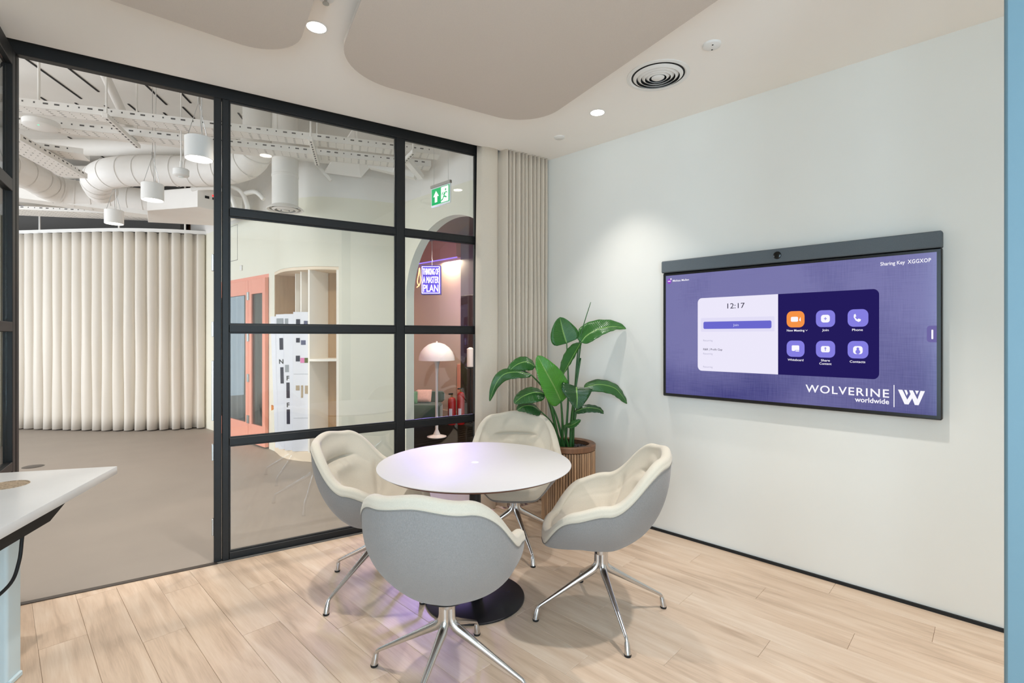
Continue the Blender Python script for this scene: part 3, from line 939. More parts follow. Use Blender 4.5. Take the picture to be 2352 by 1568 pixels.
NA, NR, NI = 160, 40, 120
def chair_meshes():
    zc0, zc1 = 0.335, 0.440
    A = [-pi + 2 * pi * k / NA for k in range(NA)]
    outer_rows, inner_rows, seam = [], [], []
    c_out = Vector((0, -0.01, 0))
    R = [rim(a) for a in A]
    N = []
    for k in range(NA):
        t = R[(k + 1) % NA] - R[k - 1]
        n = Vector((t.y, -t.x, 0))
        if n.length < 1e-6: n = Vector((R[k].x, R[k].y, 0))
        n.normalize()
        if n.dot(Vector((R[k].x, R[k].y, 0))) < 0: n = -n
        N.append(n)
    # outer shell, from the bottom centre to the seam just under the rim
    for i in range(NR + 1):
        t = i / NR
        rowp = []
        for k in range(NA):
            P = R[k]
            front = sstep(120, 158, abs(math.degrees(A[k])))
            top = P.z - 0.030 - 0.026 * front
            f = math.sin(t * pi / 2) ** (1.2 - 0.25 * front)
            g = (1 - math.cos(t * pi / 2) ** 1.0)
            g = g ** 1.12
            e = Vector((P.x, P.y, 0))
            q = c_out + (e - c_out) * f
            rowp.append((q.x, q.y, zc0 + (top - zc0) * g))
        outer_rows.append(rowp)
    ob = MB(); ob.grid(outer_rows, True)
    seam = [Vector(p) for p in outer_rows[-1]]
    # inner cushion: seat centre -> inner rim -> over the top -> seam
    th = 0.044
    def inner_pt(k, t):
        P = R[k]
        d = abs(math.degrees(A[k]))
        inn = Vector((P.x, P.y, 0)) - N[k] * th
        front = sstep(125, 160, d)
        n_ = 1.5 + 0.45 * sstep(45, 90, d) - 0.20 * front
        f = math.sin(t * pi / 2) ** (2 / n_)
        g = 1 - math.cos(t * pi / 2) ** (2 / n_)
        top = P.z - 0.006
        c = Vector((0, 0.02, 0))
        q = c + (inn - c) * f
        z = zc1 + (top - zc1) * g
        if front < 1:
            z -= 0.012 * (1 - front) * math.sin(min(1, t * 1.6) * pi)
        z += front * 0.016 * math.sin(min(1, t) * pi)
        return Vector((q.x, q.y, z))
    rows = []
    for i in range(NI + 1):
        rows.append([inner_pt(k, i / NI) for k in range(NA)])
    # displacement: tuck across the lower back, folds where arm and back meet, seat-to-side creases
    for i in range(NI + 1):
        for k in range(NA):
            p = rows[i][k]
            d = math.degrees(A[k])
            u = abs(d)
            n = -N[k]
            off = 0.0
            tt = i / NI
            if u < 80 and p.z > 0.52:
                w = 1 - sstep(0.085, 0.165, abs(p.x))
                ln = 0.682 - 0.25 * p.x * p.x
                dz = p.z - ln
                off -= 0.020 * w * math.exp(-(dz / 0.007) ** 2)
                off -= 0.010 * w * math.exp(-(dz / 0.020) ** 2)
                off += 0.016 * w * math.exp(-((dz + 0.045) / 0.034) ** 2)
                off += 0.010 * w * math.exp(-((dz - 0.055) / 0.034) ** 2)
                off += 0.0022 * math.sin(p.x * 110 + 1.0) * math.exp(-((dz + 0.03) / 0.022) ** 2) * w
            # upright fold where the arm meets the back
            up_ = sstep(0.46, 0.50, p.z) * (1 - sstep(0.585, 0.64, p.z))
            off -= 0.016 * math.exp(-((u - 66) / 2.6) ** 2) * up_
            off += 0.007 * math.exp(-((u - 74) / 5) ** 2) * up_
            off += 0.006 * math.exp(-((u - 58) / 6) ** 2) * up_
            rr = math.hypot(p.x, p.y) / max(1e-6, math.hypot(R[k].x, R[k].y))
            if u < 128:
                # seam between seat pad and sides
                sm_ = (1 - sstep(112, 128, u))
                off -= 0.003 * math.exp(-((rr - 0.735) / 0.03) ** 2) * sm_
            rows[i][k] = p + n * off + Vector((0, 0, 0.25 * off))
    # roll over the rim and down to the seam
    NB = 14
    last = [Vector(p) for p in rows[NI]]
    for j in range(1, NB + 1):
        b = j / NB
        rw = []
        for k in range(NA):
            a0 = last[k]; s_ = seam[k]
            ctr = (Vector((a0.x, a0.y, 0)) + Vector((s_.x, s_.y, 0))) / 2
            half = (Vector((s_.x, s_.y, 0)) - Vector((a0.x, a0.y, 0))).length / 2
            dirn_ = (Vector((s_.x, s_.y, 0)) - Vector((a0.x, a0.y, 0))).normalized()
            zt = R[k].z - 0.006
            if b < 0.62:
                ang = pi * (1 - b / 0.62)
                q = ctr + dirn_ * (math.cos(ang) * (half + 0.003 * math.sin(ang)))
                z = zt + 0.020 * math.sin(ang)
            else:
                q = ctr + dirn_ * (half + 0.004 * math.sin((b - 0.62) / 0.38 * pi))
                z = zt + (s_.z - zt) * (b - 0.62) / 0.38
            rw.append((q.x, q.y, z))
        rows.append(rw)
    rows[-1] = [tuple(p) for p in seam]
    ib = MB(); ib.grid([[tuple(p) for p in r] for r in rows], True)
    path = [tuple(p + N[k] * 0.0015) for k, p in enumerate(seam)] + [tuple(seam[0] + N[0] * 0.0015), tuple(seam[1] + N[1] * 0.0015)]
    pb = MB().tube(path, 0.0022, 6, False)
    return ib.mesh('cushion', M['cushion'], 'all'), ob.mesh('outer_shell', M['shell'], 'all'), pb.mesh('piping', M['piping'], 'all')

def arc_pts(p0, p1, p2, r, n=6):
    a = (Vector(p0) - Vector(p1)).normalized(); b = (Vector(p2) - Vector(p1)).normalized()
    s = Vector(p1) + a * r; e = Vector(p1) + b * r
    return [tuple(s * (1 - t) ** 2 + Vector(p1) * 2 * t * (1 - t) + e * t * t) for t in [k / n for k in range(n + 1)]]

def leg_mesh(reach=0.327):
    A0 = (0.0175, 0, 0.315); A1 = (0.0185, 0, 0.232); A2 = (reach - 0.012, 0, 0.066); A3 = (reach, 0, 0.008)
    pts = [A0] + arc_pts(A0, A1, A2, 0.035, 7) + [(0.12, 0, A1[2] + (A2[2] - A1[2]) * (0.12 - A1[0]) / (A2[0] - A1[0]))] + arc_pts(A1, A2, A3, 0.014, 6) + [A3]
    n = len(pts)
    rr = []
    for p in pts:
        t = p[0] / reach
        rr.append(0.0145 + 0.0035 * math.exp(-((t - 0.15) / 0.12) ** 2) - 0.0065 * sstep(0.2, 0.9, t))
    rr[-1] = 0.0145; rr[-2] = 0.0105
    return MB().tube(pts, rr, 14).mesh('leg', M['chrome'], True)

cm, om, pm = chair_meshes()
lm = leg_mesh()
gm = MB().lathe([(0, 0), (0.0145, 0), (0.0155, 0.004), (0.015, 0.009), (0, 0.009)], 16, (0.327, 0, 0), False).mesh('glide', M['rubber'], True)
colm = MB().lathe([(0, 0.30), (0.033, 0.30), (0.034, 0.304), (0.034, 0.330), (0.026, 0.334), (0.026, 0.342), (0, 0.342)], 24, cap=False).mesh('collar', M['chrome'], True)
stemm = MB().lathe([(0, 0.215), (0.008, 0.22), (0.008, 0.305), (0, 0.305)], 12, cap=False).mesh('spindle', M['steel'], True)
plm = MB().lathe([(0, 0.338), (0.09, 0.342), (0.09, 0.350), (0, 0.350)], 24, cap=False).mesh('mounting_plate', M['black'], True)

def chair(x, y, face, star, label):
    """face, star: compass bearings from +Y towards +X, degrees"""
    t = thing('swivel_chair', label, 'chair', (x, y, 0), rad(-face), 'padded tub chairs around the round table')
    link('seat_cushion', cm, t); sh = link('outer_shell', om, t); link('piping', pm, sh)
    link('swivel_collar', colm, t); link('spindle', stemm, t); link('mounting_plate', plm, t)
    for k in range(4):
        a = rad(star + 90 * k) + rad(face)
        l = link('leg', lm, t); l.rotation_euler = (0, 0, a)
        g = link('glide', gm, l)
    return t
chair(2.061, 1.393, -34, 54, 'oatmeal and grey tub chair seen side-on, nearest to the wall display')
chair(1.234, 1.553, 58, 27, 'oatmeal and grey tub chair seen from behind, in front of the round table')
chair(1.441, 2.419, 146, 12, 'oatmeal and grey tub chair standing against the glass partition')
chair(2.351, 2.255, 228, 63, 'oatmeal tub chair behind the round table, in front of the curtain')

# ------------------------------------------------------------------ round table
tb = thing('round_table', 'round white meeting table on a black disc base', 'table', (1.734, 1.950, 0))
R_ = 0.497
MB().lathe([(0, 0.6975), (R_ - 0.006, 0.6975), (R_ - 0.001, 0.6985), (R_, 0.7005), (R_ - 0.0008, 0.702), (R_ - 0.003, 0.703), (0, 0.703)], 128, cap=False).build('tabletop', M['table'], tb, True)
MB().lathe([(0, 0.686), (R_ - 0.022, 0.686), (R_ - 0.006, 0.6975), (0, 0.6975)], 128, cap=False).build('ply_edge', M['tableedge'], tb, True)
MB().lathe([(0, 0.012), (0.034, 0.012), (0.034, 0.03), (0.030, 0.036), (0.030, 0.668), (0.10, 0.676), (0.10, 0.686), (0, 0.686)], 40, cap=False).build('pedestal', M['tablebase'], tb, True)
MB().lathe([(0, 0), (0.252, 0), (0.256, 0.003), (0.256, 0.009), (0.252, 0.012), (0, 0.012)], 96, cap=False).build('disc_base', M['tablebase'], tb, True)
MB().lathe([(0, 0.7042), (0.018, 0.7042), (0.02, 0.703), (0, 0.703)], 32, (0.0, 0.0, 0), False).build('centre_cap', M['white'], tb, True)
MB().lathe([(0, 0.0125), (0.006, 0.0125), (0.006, 0.012), (0, 0.012)], 12, (0.15, -0.1, 0), False).build('bolt', M['rubber'], tb)

# ------------------------------------------------------------------ plant in slatted pot
PX, PY = (2.872, 2.222)
PR, PZ = 0.193, 0.592
pot = thing('planter', 'round planter clad in narrow walnut slats beside the curtain', 'planter', (PX, PY, 0))
MB().lathe([(0, 0.0), (PR - 0.016, 0.0), (PR - 0.016, 0.55), (0.10, 0.55), (0, 0.55)], 48, cap=False).build('liner', M['potdark'], pot, True)
MB().lathe([(PR - 0.045, 0.552), (PR - 0.003, 0.552), (PR + 0.002, 0.556), (PR + 0.002, PZ - 0.004), (PR - 0.003, PZ), (PR - 0.04, PZ), (PR - 0.045, PZ - 0.006)], 64, cap=False).build('rim', M['walnut'], pot, True)
bpy.context.view_layer.update()
NS = 62
sm = MB().box(PR - 0.016, PR, -0.0075, 0.0075, 0.004, 0.549, 0.0025).mesh('slat', M['slat'])
for k in range(NS):
    o = link('slat', sm, pot); o.rotation_euler = (0, 0, 2 * pi * k / NS)
pb = MB()
for k in range(420):
    a = random.random() * 2 * pi; r = (PR - 0.052) * math.sqrt(random.random())
    s = random.uniform(0.006, 0.012)
    c = (r * math.cos(a), r * math.sin(a), 0.553 + s * 0.5)
    pb.lathe([(0, -s * .6), (s, 0), (0, s * .6)], 5, c, False)
o = pb.build('pebbles', M['soil'], pot); o['kind'] = 'stuff'
pb = MB()
for k in range(46):
    a = random.uniform(3.2, 4.9); r = (PR - 0.055) * math.sqrt(random.uniform(0.3, 1))
    s = random.uniform(0.005, 0.009)
    pb.lathe([(0, -s * .5), (s, 0), (0, s * .5)], 5, (r * math.cos(a), r * math.sin(a), 0.566), False)
o = pb.build('bark_chips', M['bark'], pot); o['kind'] = 'stuff'

plant = thing('potted_plant', 'tall green plant with broad paddle leaves growing in the slatted planter', 'plant', (PX, PY, 0.555))
def W(p): return Vector(p) - Vector((PX, PY, 0.555))
view = (Vector((0, 0, 1.36)))
def blade(pts, width, up, fold=0.25, curl=0.0, tipw=0.0, shape=0.62, m='leaf'):
    """leaf blade along a midrib; up = the direction its upper face looks; fold lifts the two halves; curl droops the edges"""
    P = smooth_path([tuple(W(p)) for p in pts], 8 if len(pts) > 2 else 14)
    n = len(P); cols = 9
    mb = MB(); rows = []
    up = Vector(up).normalized()
    uvs = []
    for i, p in enumerate(P):
        t = i / (n - 1)
        T = (P[min(i + 1, n - 1)] - P[max(i - 1, 0)]).normalized()
        side = T.cross(up).normalized()
        nrm = side.cross(T).normalized()
        w = width * 0.5 * (math.sin(pi * t ** shape) ** 0.75) * (1 - tipw * t) + 0.0015
        rw = []
        for j in range(cols):
            u = j / (cols - 1) * 2 - 1
            lift = fold * abs(u) * w - curl * u * u * w
            rip = 0.0022 * math.sin(t * 40 + u * 2) * abs(u)
            rw.append(p + side * (u * w) + nrm * (lift + rip))
            uvs.append((j / (cols - 1), t))
        rows.append(rw)
    mb.grid(rows)
    me = mb.mesh('leaf', M[m], 'all')
    uvl = me.uv_layers.new(name='UVMap')
    for lp in me.loops: uvl.data[lp.index].uv = uvs[lp.vertex_index]
    o = link('leaf', me, plant)
    md = o.modifiers.new('thickness', 'SOLIDIFY'); md.thickness = 0.0014; md.offset = 0
    return o
def stalk(pts, r0, r1):
    P = smooth_path([tuple(W(p)) for p in pts], 8)
    n = len(P)
    MB().tube(P, [r0 + (r1 - r0) * i / (n - 1) for i in range(n)], 8).build('stalk', M['stem'], plant, 'all')
CAMV = (-0.72, -0.68, 0.15)
SX, SY = (2.857, 2.219)
S0 = lambda dx, dy: (SX + dx, SY + dy, 0.553)
# stalks
stalk([S0(0.0, 0.02), (2.870, 2.220, 0.95), (2.864, 2.230, 1.31)], 0.010, 0.004)
stalk([S0(0.03, 0.0), (2.906, 2.190, 0.95), (2.935, 2.156, 1.31)], 0.011, 0.005)
stalk([S0(0.04, -0.02), (2.915, 2.192, 1), (2.941, 2.173, 1.321), (2.985, 2.106, 1.602)], 0.009, 0.0022)
stalk([S0(-0.04, 0.02), (2.794, 2.212, 0.72), (2.767, 2.205, 0.905)], 0.012, 0.006)
stalk([S0(-0.05, 0.03), (2.717, 2.269, 0.92), (2.651, 2.282, 1.009), (2.570, 2.308, 1.09)], 0.012, 0.004)
stalk([S0(-0.03, 0.04), (2.740, 2.278, 0.85), (2.651, 2.308, 1.08), (2.618, 2.315, 1.145)], 0.010, 0.004)
stalk([S0(-0.03, 0.0), (2.776, 2.260, 0.8), (2.695, 2.292, 0.952)], 0.010, 0.004)
stalk([S0(-0.04, 0.01), (2.767, 2.271, 0.72), (2.677, 2.311, 0.825)], 0.009, 0.004)
stalk([S0(0.01, -0.02), (2.848, 2.164, 0.82), (2.818, 2.109, 1)], 0.010, 0.005)
stalk([S0(0.04, 0.0), (2.910, 2.176, 0.82), (2.951, 2.141, 0.986)], 0.009, 0.004)
stalk([S0(0.02, -0.01), (2.875, 2.175, 0.7), (2.874, 2.164, 0.819)], 0.008, 0.004)
stalk([S0(-0.02, -0.03), (2.803, 2.193, 0.66), (2.790, 2.194, 0.73)], 0.008, 0.004)
stalk([S0(0.0, -0.03), (2.866, 2.186, 0.8), (2.934, 2.159, 1.2)], 0.010, 0.006)
# blades
blade([(2.864, 2.230, 1.305), (2.830, 2.239, 1.4), (2.799, 2.241, 1.493)], 0.205, CAMV, 0.12, shape=0.55)
blade([(2.935, 2.156, 1.311), (2.978, 2.135, 1.362), (3.058, 2.087, 1.408), (3.152, 2.021, 1.428), (3.212, 1.954, 1.412)], 0.15, (-0.45, -0.65, 0.75), 0.30, shape=0.7)
blade([(2.937, 2.158, 1.31), (2.874, 2.164, 1.236), (2.806, 2.178, 1.142), (2.748, 2.180, 1.075)], 0.12, (-0.9, 0.15, 0.5), 0.55, shape=0.75)
blade([(2.776, 2.209, 0.892), (2.690, 2.206, 1.011), (2.611, 2.221, 1.129), (2.575, 2.255, 1.225)], 0.20, (-0.62, -0.6, 0.55), 0.22, shape=0.62, m='leafbright')
blade([(2.618, 2.315, 1.145), (2.560, 2.341, 1.18), (2.498, 2.382, 1.16), (2.445, 2.426, 1.1)], 0.115, (-0.3, -0.75, 0.6), -0.35, shape=0.7)
blade([(2.570, 2.308, 1.09), (2.489, 2.358, 1.112), (2.413, 2.414, 1.099), (2.360, 2.446, 1.029), (2.326, 2.467, 0.918)], 0.085, (-0.2, -0.8, 0.6), -0.4, shape=0.75)
blade([(2.695, 2.292, 0.952), (2.614, 2.319, 0.966), (2.539, 2.363, 0.939), (2.485, 2.390, 0.895)], 0.14, (-0.3, -0.6, 0.75), -0.3, shape=0.7)
blade([(2.677, 2.311, 0.825), (2.607, 2.326, 0.87), (2.546, 2.356, 0.873), (2.498, 2.376, 0.848)], 0.13, (-0.3, -0.5, 0.8), -0.3, shape=0.7)
blade([(2.818, 2.109, 1.005), (2.789, 2.086, 0.985), (2.777, 2.072, 0.932), (2.761, 2.063, 0.862)], 0.215, (-0.6, -0.7, 0.45), 0.18, shape=0.55)
blade([(2.951, 2.141, 0.986), (3.026, 2.064, 1.01), (3.115, 1.995, 0.985), (3.161, 1.959, 0.929), (3.192, 1.933, 0.868)], 0.115, (-0.4, -0.7, 0.7), -0.25, shape=0.7)
blade([(2.874, 2.164, 0.819), (2.920, 2.093, 0.85), (2.979, 2.033, 0.84), (3.004, 2.008, 0.808)], 0.075, (-0.4, -0.5, 0.8), -0.2, shape=0.7)
blade([(2.790, 2.194, 0.73), (2.789, 2.139, 0.735), (2.818, 2.109, 0.755), (2.839, 2.088, 0.775)], 0.06, (-0.4, -0.5, 0.8), 0.2, shape=0.7)

# ------------------------------------------------------------------ desk corner at the left
P0 = Vector((0.390, 2.912)); FD = Vector((-0.858, 0.513)).normalized(); ND = Vector((-0.487, -0.873)).normalized()
dk = thing('desk', 'white desk with a sharp front corner beside the open glass door', 'desk')
def dp(a, b): return tuple(P0 + FD * a + ND * b)
MB().prism(rounded([dp(0, 0), dp(0.47, 0), dp(0.47, 1.6), dp(0, 1.6)][::-1], 0.004, 3), 0.726, 0.76, 0.002).build('desktop', M['desk'], dk, True)
# black tapered support arm under the top, parallel to the long edge
def plate(a, pts, th):
    mb = MB(); n = len(pts)
    vs = []
    for s in (0, th):
        for b, z in pts:
            q = P0 + FD * (a + s) + ND * b
            vs.append((q.x, q.y, z))
    fs = [list(range(n)), list(range(n, 2 * n))[::-1]] + [(i, (i + 1) % n, n + (i + 1) % n, n + i) for i in range(n)]
    return mb.add(vs, fs)
plate(0.05, [(0.24, 0.726), (0.42, 0.66), (1.5, 0.66), (1.5, 0.726)], 0.05).build('support_beam', M['black'], dk)
def leg_box(a, b, w):
    c = P0 + FD * a + ND * b
    mb = MB().prism(rounded([(-w, -w), (w, -w), (w, w), (-w, w)], 0.012, 5), 0.02, 0.70)
    mb.xf(Matrix.Translation((c.x, c.y, 0)) @ Matrix.Rotation(math.atan2(FD.y, FD.x), 4, 'Z'))
    return mb
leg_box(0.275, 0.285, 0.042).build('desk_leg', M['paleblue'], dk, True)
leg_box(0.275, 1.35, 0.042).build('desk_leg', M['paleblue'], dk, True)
for b in (0.285, 1.35):
    c = P0 + FD * 0.275 + ND * b
    mb = MB().box(-0.24, 0.05, -0.035, 0.035, 0.0, 0.022, 0.004)
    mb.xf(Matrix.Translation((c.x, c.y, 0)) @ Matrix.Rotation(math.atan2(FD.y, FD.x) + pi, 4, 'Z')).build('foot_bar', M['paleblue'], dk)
    MB().lathe([(0, 0.70), (0.03, 0.70), (0.03, 0.726), (0, 0.726)], 12, (c.x, c.y, 0), False).build('leg_cap', M['black'], dk)
MB().lathe([(0, 0.7602), (0.062, 0.7602), (0.064, 0.7625), (0.067, 0.7625), (0.069, 0.76), (0, 0.76)], 40, (0.030, 2.855, 0), False).build('cable_port', M['cork'], dk, True)
cb = MB().tube(smooth_path([(0.10, 2.69, 0.70), (0.072, 2.65, 0.62), (0.06, 2.62, 0.52), (0.03, 2.58, 0.45), (-0.06, 2.53, 0.41), (-0.2, 2.48, 0.42)], 8), 0.006, 8).build('power_cable', M['rubber'], None, 'all')
tag(cb, 'black cable looping under the white desk corner', 'cable')

# ------------------------------------------------------------------ corridor beyond the glass
struct('floor_corridor', MB().prism([(-3.7, gy(-3.7, -0.005)), (5.2, gy(5.2, -0.005)), (5.2, 12.5), (-3.7, 12.5)], -0.05, 0.0), M['vinyl'])
cc = struct('ceiling_corridor', MB().prism([(-3.7, gy(-3.7, 0.09)), (5.8, gy(5.8, 0.09)), (5.8, 12.5), (-3.7, 12.5)], 3.75, 3.85), M['service'])
bs = Vector((math.sin(rad(34.5)), math.cos(rad(34.5)), 0)); bc = Vector((bs.y, -bs.x, 0))
for i in range(-7, 9):
    for j, (s0, s1) in enumerate(((3.9, 4.7), (4.9, 5.65), (5.9, 6.7), (7.0, 8.2), (8.5, 9.8))):
        q = bc * (-2.6 + i * 0.26 + (j % 2) * 0.12)
        a = bs * (s0 + 0.1 * math.sin(i * 2.7 + j)) + q; b = bs * (s1 + 0.15 * math.sin(i * 1.9 + j)) + q
        if i % 3 == 2 and j in (1, 3): continue
        if not (-1.5 < a.x < 3.0 and a.y > gy(a.x, 0.12) and b.x < 3.1): continue
        w = bc * 0.009
        mb = MB()
        z0, z1 = 3.744, 3.752
        mb.add([tuple(p) for p in (a - w + Vector((0, 0, z0)), a + w + Vector((0, 0, z0)), b + w + Vector((0, 0, z0)), b - w + Vector((0, 0, z0)),
                                   a - w + Vector((0, 0, z1)), a + w + Vector((0, 0, z1)), b + w + Vector((0, 0, z1)), b - w + Vector((0, 0, z1)))],
               [(0, 1, 2, 3), (4, 5, 6, 7), (0, 1, 5, 4), (1, 2, 6, 5), (2, 3, 7, 6), (3, 0, 4, 7)])
        mb.build('deck_slot', M['blackflat'], cc)
struct('wall_corridor_end', MB().box(-3.7, 2.2, 12.3, 12.5, 0, 3.75), M['darkgrey'])
struct('wall_corridor_left', MB().box(-3.7, -3.6, 4.45, 12.3, 0, 0.3).box(-3.7, -3.6, 4.45, 12.3, 3.1, 3.75), M['white'])
struct('wall_corridor_front', strip(0.0, 0.09, 0, 3.75, -3.7, XL), M['white'])

# curved cream wall with door, shelf niche and arch
DA, DB = (2.184, 7.912), (2.290, 6.306)
curve = [(p.x, p.y) for p in smooth_path([(2.288, 6.127, 0), (2.266, 5.983, 0), (2.239, 5.814, 0), (2.243, 5.629, 0), (2.304, 5.440, 0), (2.412, 5.255, 0), (2.585, 5.125, 0)], 6)]
rest = [(2.585, 5.125), (2.776, 5.028), (3.000, 4.948), (3.188, 4.895)]
whole = [(2.113, 9.042), DA, DB] + curve + rest[1:]
ZN = 2.11
struct('wall_curved', MB().ribbon(whole, ZN, 2.86, 0.10).ribbon([(2.113, 9.042), DA], 0, ZN, 0.10).ribbon([DB, curve[0]], 0, ZN, 0.10).ribbon(rest, 0, ZN, 0.10), M['cream'], smooth=True)
struct('wall_corridor_panel', MB().ribbon([(2.05, 12.3), (2.113, 9.042)], 0, 3.75, 0.1), M['walnut'])
struct('wall_curved_upper', MB().ribbon(whole, 2.86, 3.75, 0.10), M['service'], smooth=True)
# arch wall (plane x = 3.56) with a round-headed opening
def arch_wall(x0, x1, ya, yb, z1, yc, r, zs):
    hole = [(yc + r, 0.0)] + [(yc + r * math.cos(pi * k / 40), zs + r * math.sin(pi * k / 40)) for k in range(41)] + [(yc - r, 0.0)]
    mb = MB()
    def quad(p): 
        n = len(p); mb.add([(x0, *q) for q in p] + [(x1, *q) for q in p], [list(range(n)), list(range(n, 2 * n))[::-1]] + [(i, (i + 1) % n, n + (i + 1) % n, n + i) for i in range(n)])
    quad([(yb, 0), (yb, z1), (yc + r, z1), (yc + r, 0)])
    quad([(yc - r, 0), (yc - r, z1), (ya, z1), (ya, 0)])
    for k in range(40):
        a, b = hole[k + 1], hole[k + 2]
        quad([(a[0], a[1]), (a[0], z1), (b[0], z1), (b[0], b[1])])
    return mb
struct('wall_arch', arch_wall(3.188, 3.293, 2.92, 5.0, 2.86, 3.96, 0.78, 1.79), M['cream'])
struct('wall_arch_upper', MB().box(3.188, 3.293, 2.92, 5.0, 2.86, 3.75), M['service'])
# small access panel left of the bifold door head
# coral bifold doors
def bifold(p, q, name, label, handle=False):
    p, q = Vector(p), Vector(q)
    L = (q - p).length
    t = thing(name, label, 'door', (p.x, p.y, 0), math.atan2((q - p).y, (q - p).x), 'coral bifold doors')
    th0, th1 = 0.0, 0.045
    sw = 0.095
    for (a, b, z0, z1, n) in ((0.004, sw, 0.02, 2.06, 'stile'), (L - sw * 0.85, L - 0.004, 0.02, 2.06, 'stile'), (sw, L - sw * 0.85, 0.02, 0.26, 'rail'), (sw, L - sw * 0.85, 1.88, 2.06, 'rail')):
        MB().box(a, b, -th1, th0, z0, z1, 0.002).build(n, M['coral'], t)
    MB().box(sw, L - sw * 0.85, -0.028, -0.020, 0.26, 1.88).build('glass_pane', M['glassdark'], t)
    return t
mid = Vector(DA) + (Vector(DB) - Vector(DA)) * 0.70
# leaves stand in the opening, faces towards the corridor (local -Y side looks to -x)
b1 = bifold(DA, mid, 'bifold_door', 'coral bifold door leaf with grey curtain behind its glass')
b2 = bifold(mid, DB, 'bifold_door', 'narrow coral bifold door leaf next to the plywood shelf niche')
dj = MB().ribbon([DA, DB], 2.065, ZN, 0.08)
o = struct('trim_3', dj, M['coral'])
dirv = (Vector(DB) - Vector(DA)).normalized(); nrm = Vector((dirv.y, -dirv.x))
for zc in (1.86, 1.34, 0.83, 0.31):
    mb = MB()
    for s in (-0.022, 0.022):
        mb.box(s - 0.016, s + 0.016, -0.051, -0.0452, zc - 0.05, zc + 0.05, 0.001)
    mb.tube([(0, -0.052, zc - 0.05), (0, -0.052, zc + 0.05)], 0.005, 8)
    o = mb.build('door_hinge', M['steel'], b2)
# grey curtain behind the bifold glass
gp = []
for i in range(121):
    t = i / 120
    q = Vector(DA) + (Vector(DB) - Vector(DA)) * (0.12 + 0.52 * t)
    q = q - nrm * (0.28 + 0.035 * math.sin(t * 2 * pi * 7))
    gp.append(((q.x, q.y), 0))
o = curtain_mesh(gp, 0.01, 2.05, 'grey_curtain', M['greydrape'])
tag(o, 'grey curtain hanging behind the coral glazed door', 'curtain')
struct('wall_booth', MB().box(3.08, 3.17, 6.02, 9.0, 0, 2.86), M['greywall'])

# access panel and small sensor above the bifold doors
ap = thing('access_panel', 'flush white access panel in the cream wall above the coral doors', 'access panel', (DA[0], DA[1], 0), math.atan2(DB[1] - DA[1], DB[0] - DA[0]))
MB().box(0.30, 0.68, -0.0035, 0.0, 2.37, 2.83, 0.001).build('panel_door', M['cream'], ap)
for (xa, xb, za, zb) in ((0.294, 0.30, 2.364, 2.836), (0.68, 0.686, 2.364, 2.836), (0.30, 0.68, 2.83, 2.836), (0.30, 0.68, 2.364, 2.37)):
    MB().box(xa, xb, -0.0012, 0.0, za, zb).build('panel_gap', M['greywall'], ap)
o = MB().box(0.80, 0.85, -0.02, 0.0, 2.21, 2.28, 0.004).build('wall_sensor', M['white'], None, True)
o.location = (DA[0], DA[1], 0); o.rotation_euler = (0, 0, math.atan2(DB[1] - DA[1], DB[0] - DA[0])); tag(o, 'tiny white wall sensor above the coral bifold doors', 'sensor')

# plywood shelf niche in the curved wall
shelf = thing('shelf_niche', 'curved birch plywood shelving niche with upright dividers', 'shelving')
inner = []
n = len(curve)
for i, p in enumerate(curve):
    a = Vector(curve[max(i - 1, 0)]); b = Vector(curve[min(i + 1, n - 1)])
    t = (b - a).normalized()
    inner.append((p[0] - t.y * 0.33, p[1] + t.x * 0.33))
MB().ribbon(inner, 0.10, ZN, 0.02).build('back_panel', M['birch'], shelf, True)
# curved top and plinth boards
def board(outer, innr, z0, z1):
    poly = [tuple(p) for p in outer] + [tuple(p) for p in innr[::-1]]
    return MB().prism(poly, z0, z1)
board(curve, inner, 0.0, 0.10).build('plinth', M['birchpale'], shelf)
board(curve, inner, ZN - 0.035, ZN - 0.002).build('top_board', M['birchpale'], shelf)
def divider(i, wdt, name='divider', mname='whiteedge', setback=0.004, z0=0.10, z1=ZN - 0.035):
    a = Vector(curve[i]); b = Vector(inner[i])
    d = (b - a).normalized(); s = Vector((-d.y, d.x)) * wdt / 2
    poly = [tuple(a + s + d * setback), tuple(a - s + d * setback), tuple(b - s), tuple(b + s)]
    return MB().prism(poly, z0, z1).build(name, M[mname], shelf)
divider(0, 0.03, 'side_panel', 'birch')
divider(12, 0.018, setback=0.16)
divider(21, 0.018, setback=0.10)
divider(27, 0.02)
divider(36, 0.05, 'side_panel', 'whiteedge')
seg = list(range(27, 37))
board([curve[i] for i in seg], [inner[i] for i in seg], 1.085, 1.11).build('shelf_board', M['whiteedge'], shelf)

# leaning sample boards (flat boards standing in the niche)
def sample_board(c, bearing, w, h, lean, name, label, roll=0.0):
    """c: foot centre; bearing the face looks at"""
    t = thing(name, label, 'board', c, 0, 'foam sample boards in the niche')
    t.rotation_euler = (rad(-lean), rad(roll), rad(180 - bearing))
    # local: x across, -y out of the face, z up
    MB().box(-w / 2, w / 2, -0.004, 0.004, 0, h, 0.001).build('foam_board', M['foam'], t)
    return t
def sw(t, x, z, w, h, m): return MB().box(x - w / 2, x + w / 2, -0.0065, -0.0041, z - h / 2, z + h / 2).build('swatch', M[m], t)
def bt(t, s, x, z, size, m='blackflat'):
    me = text_mesh(s, size, None, 0.02, 'CENTER', 0.0008, 3)
    me.transform(Matrix.Translation((x, -0.0052, z)) @ Matrix.Rotation(pi / 2, 4, 'X'))
    me.materials.append(M[m]); link('print', me, t)
bA = sample_board((2.315, 5.455, 0.102), 222, 0.180, 1.52, 1.0, 'sample_board', 'large white sample board with pink, olive and navy fabric swatches')
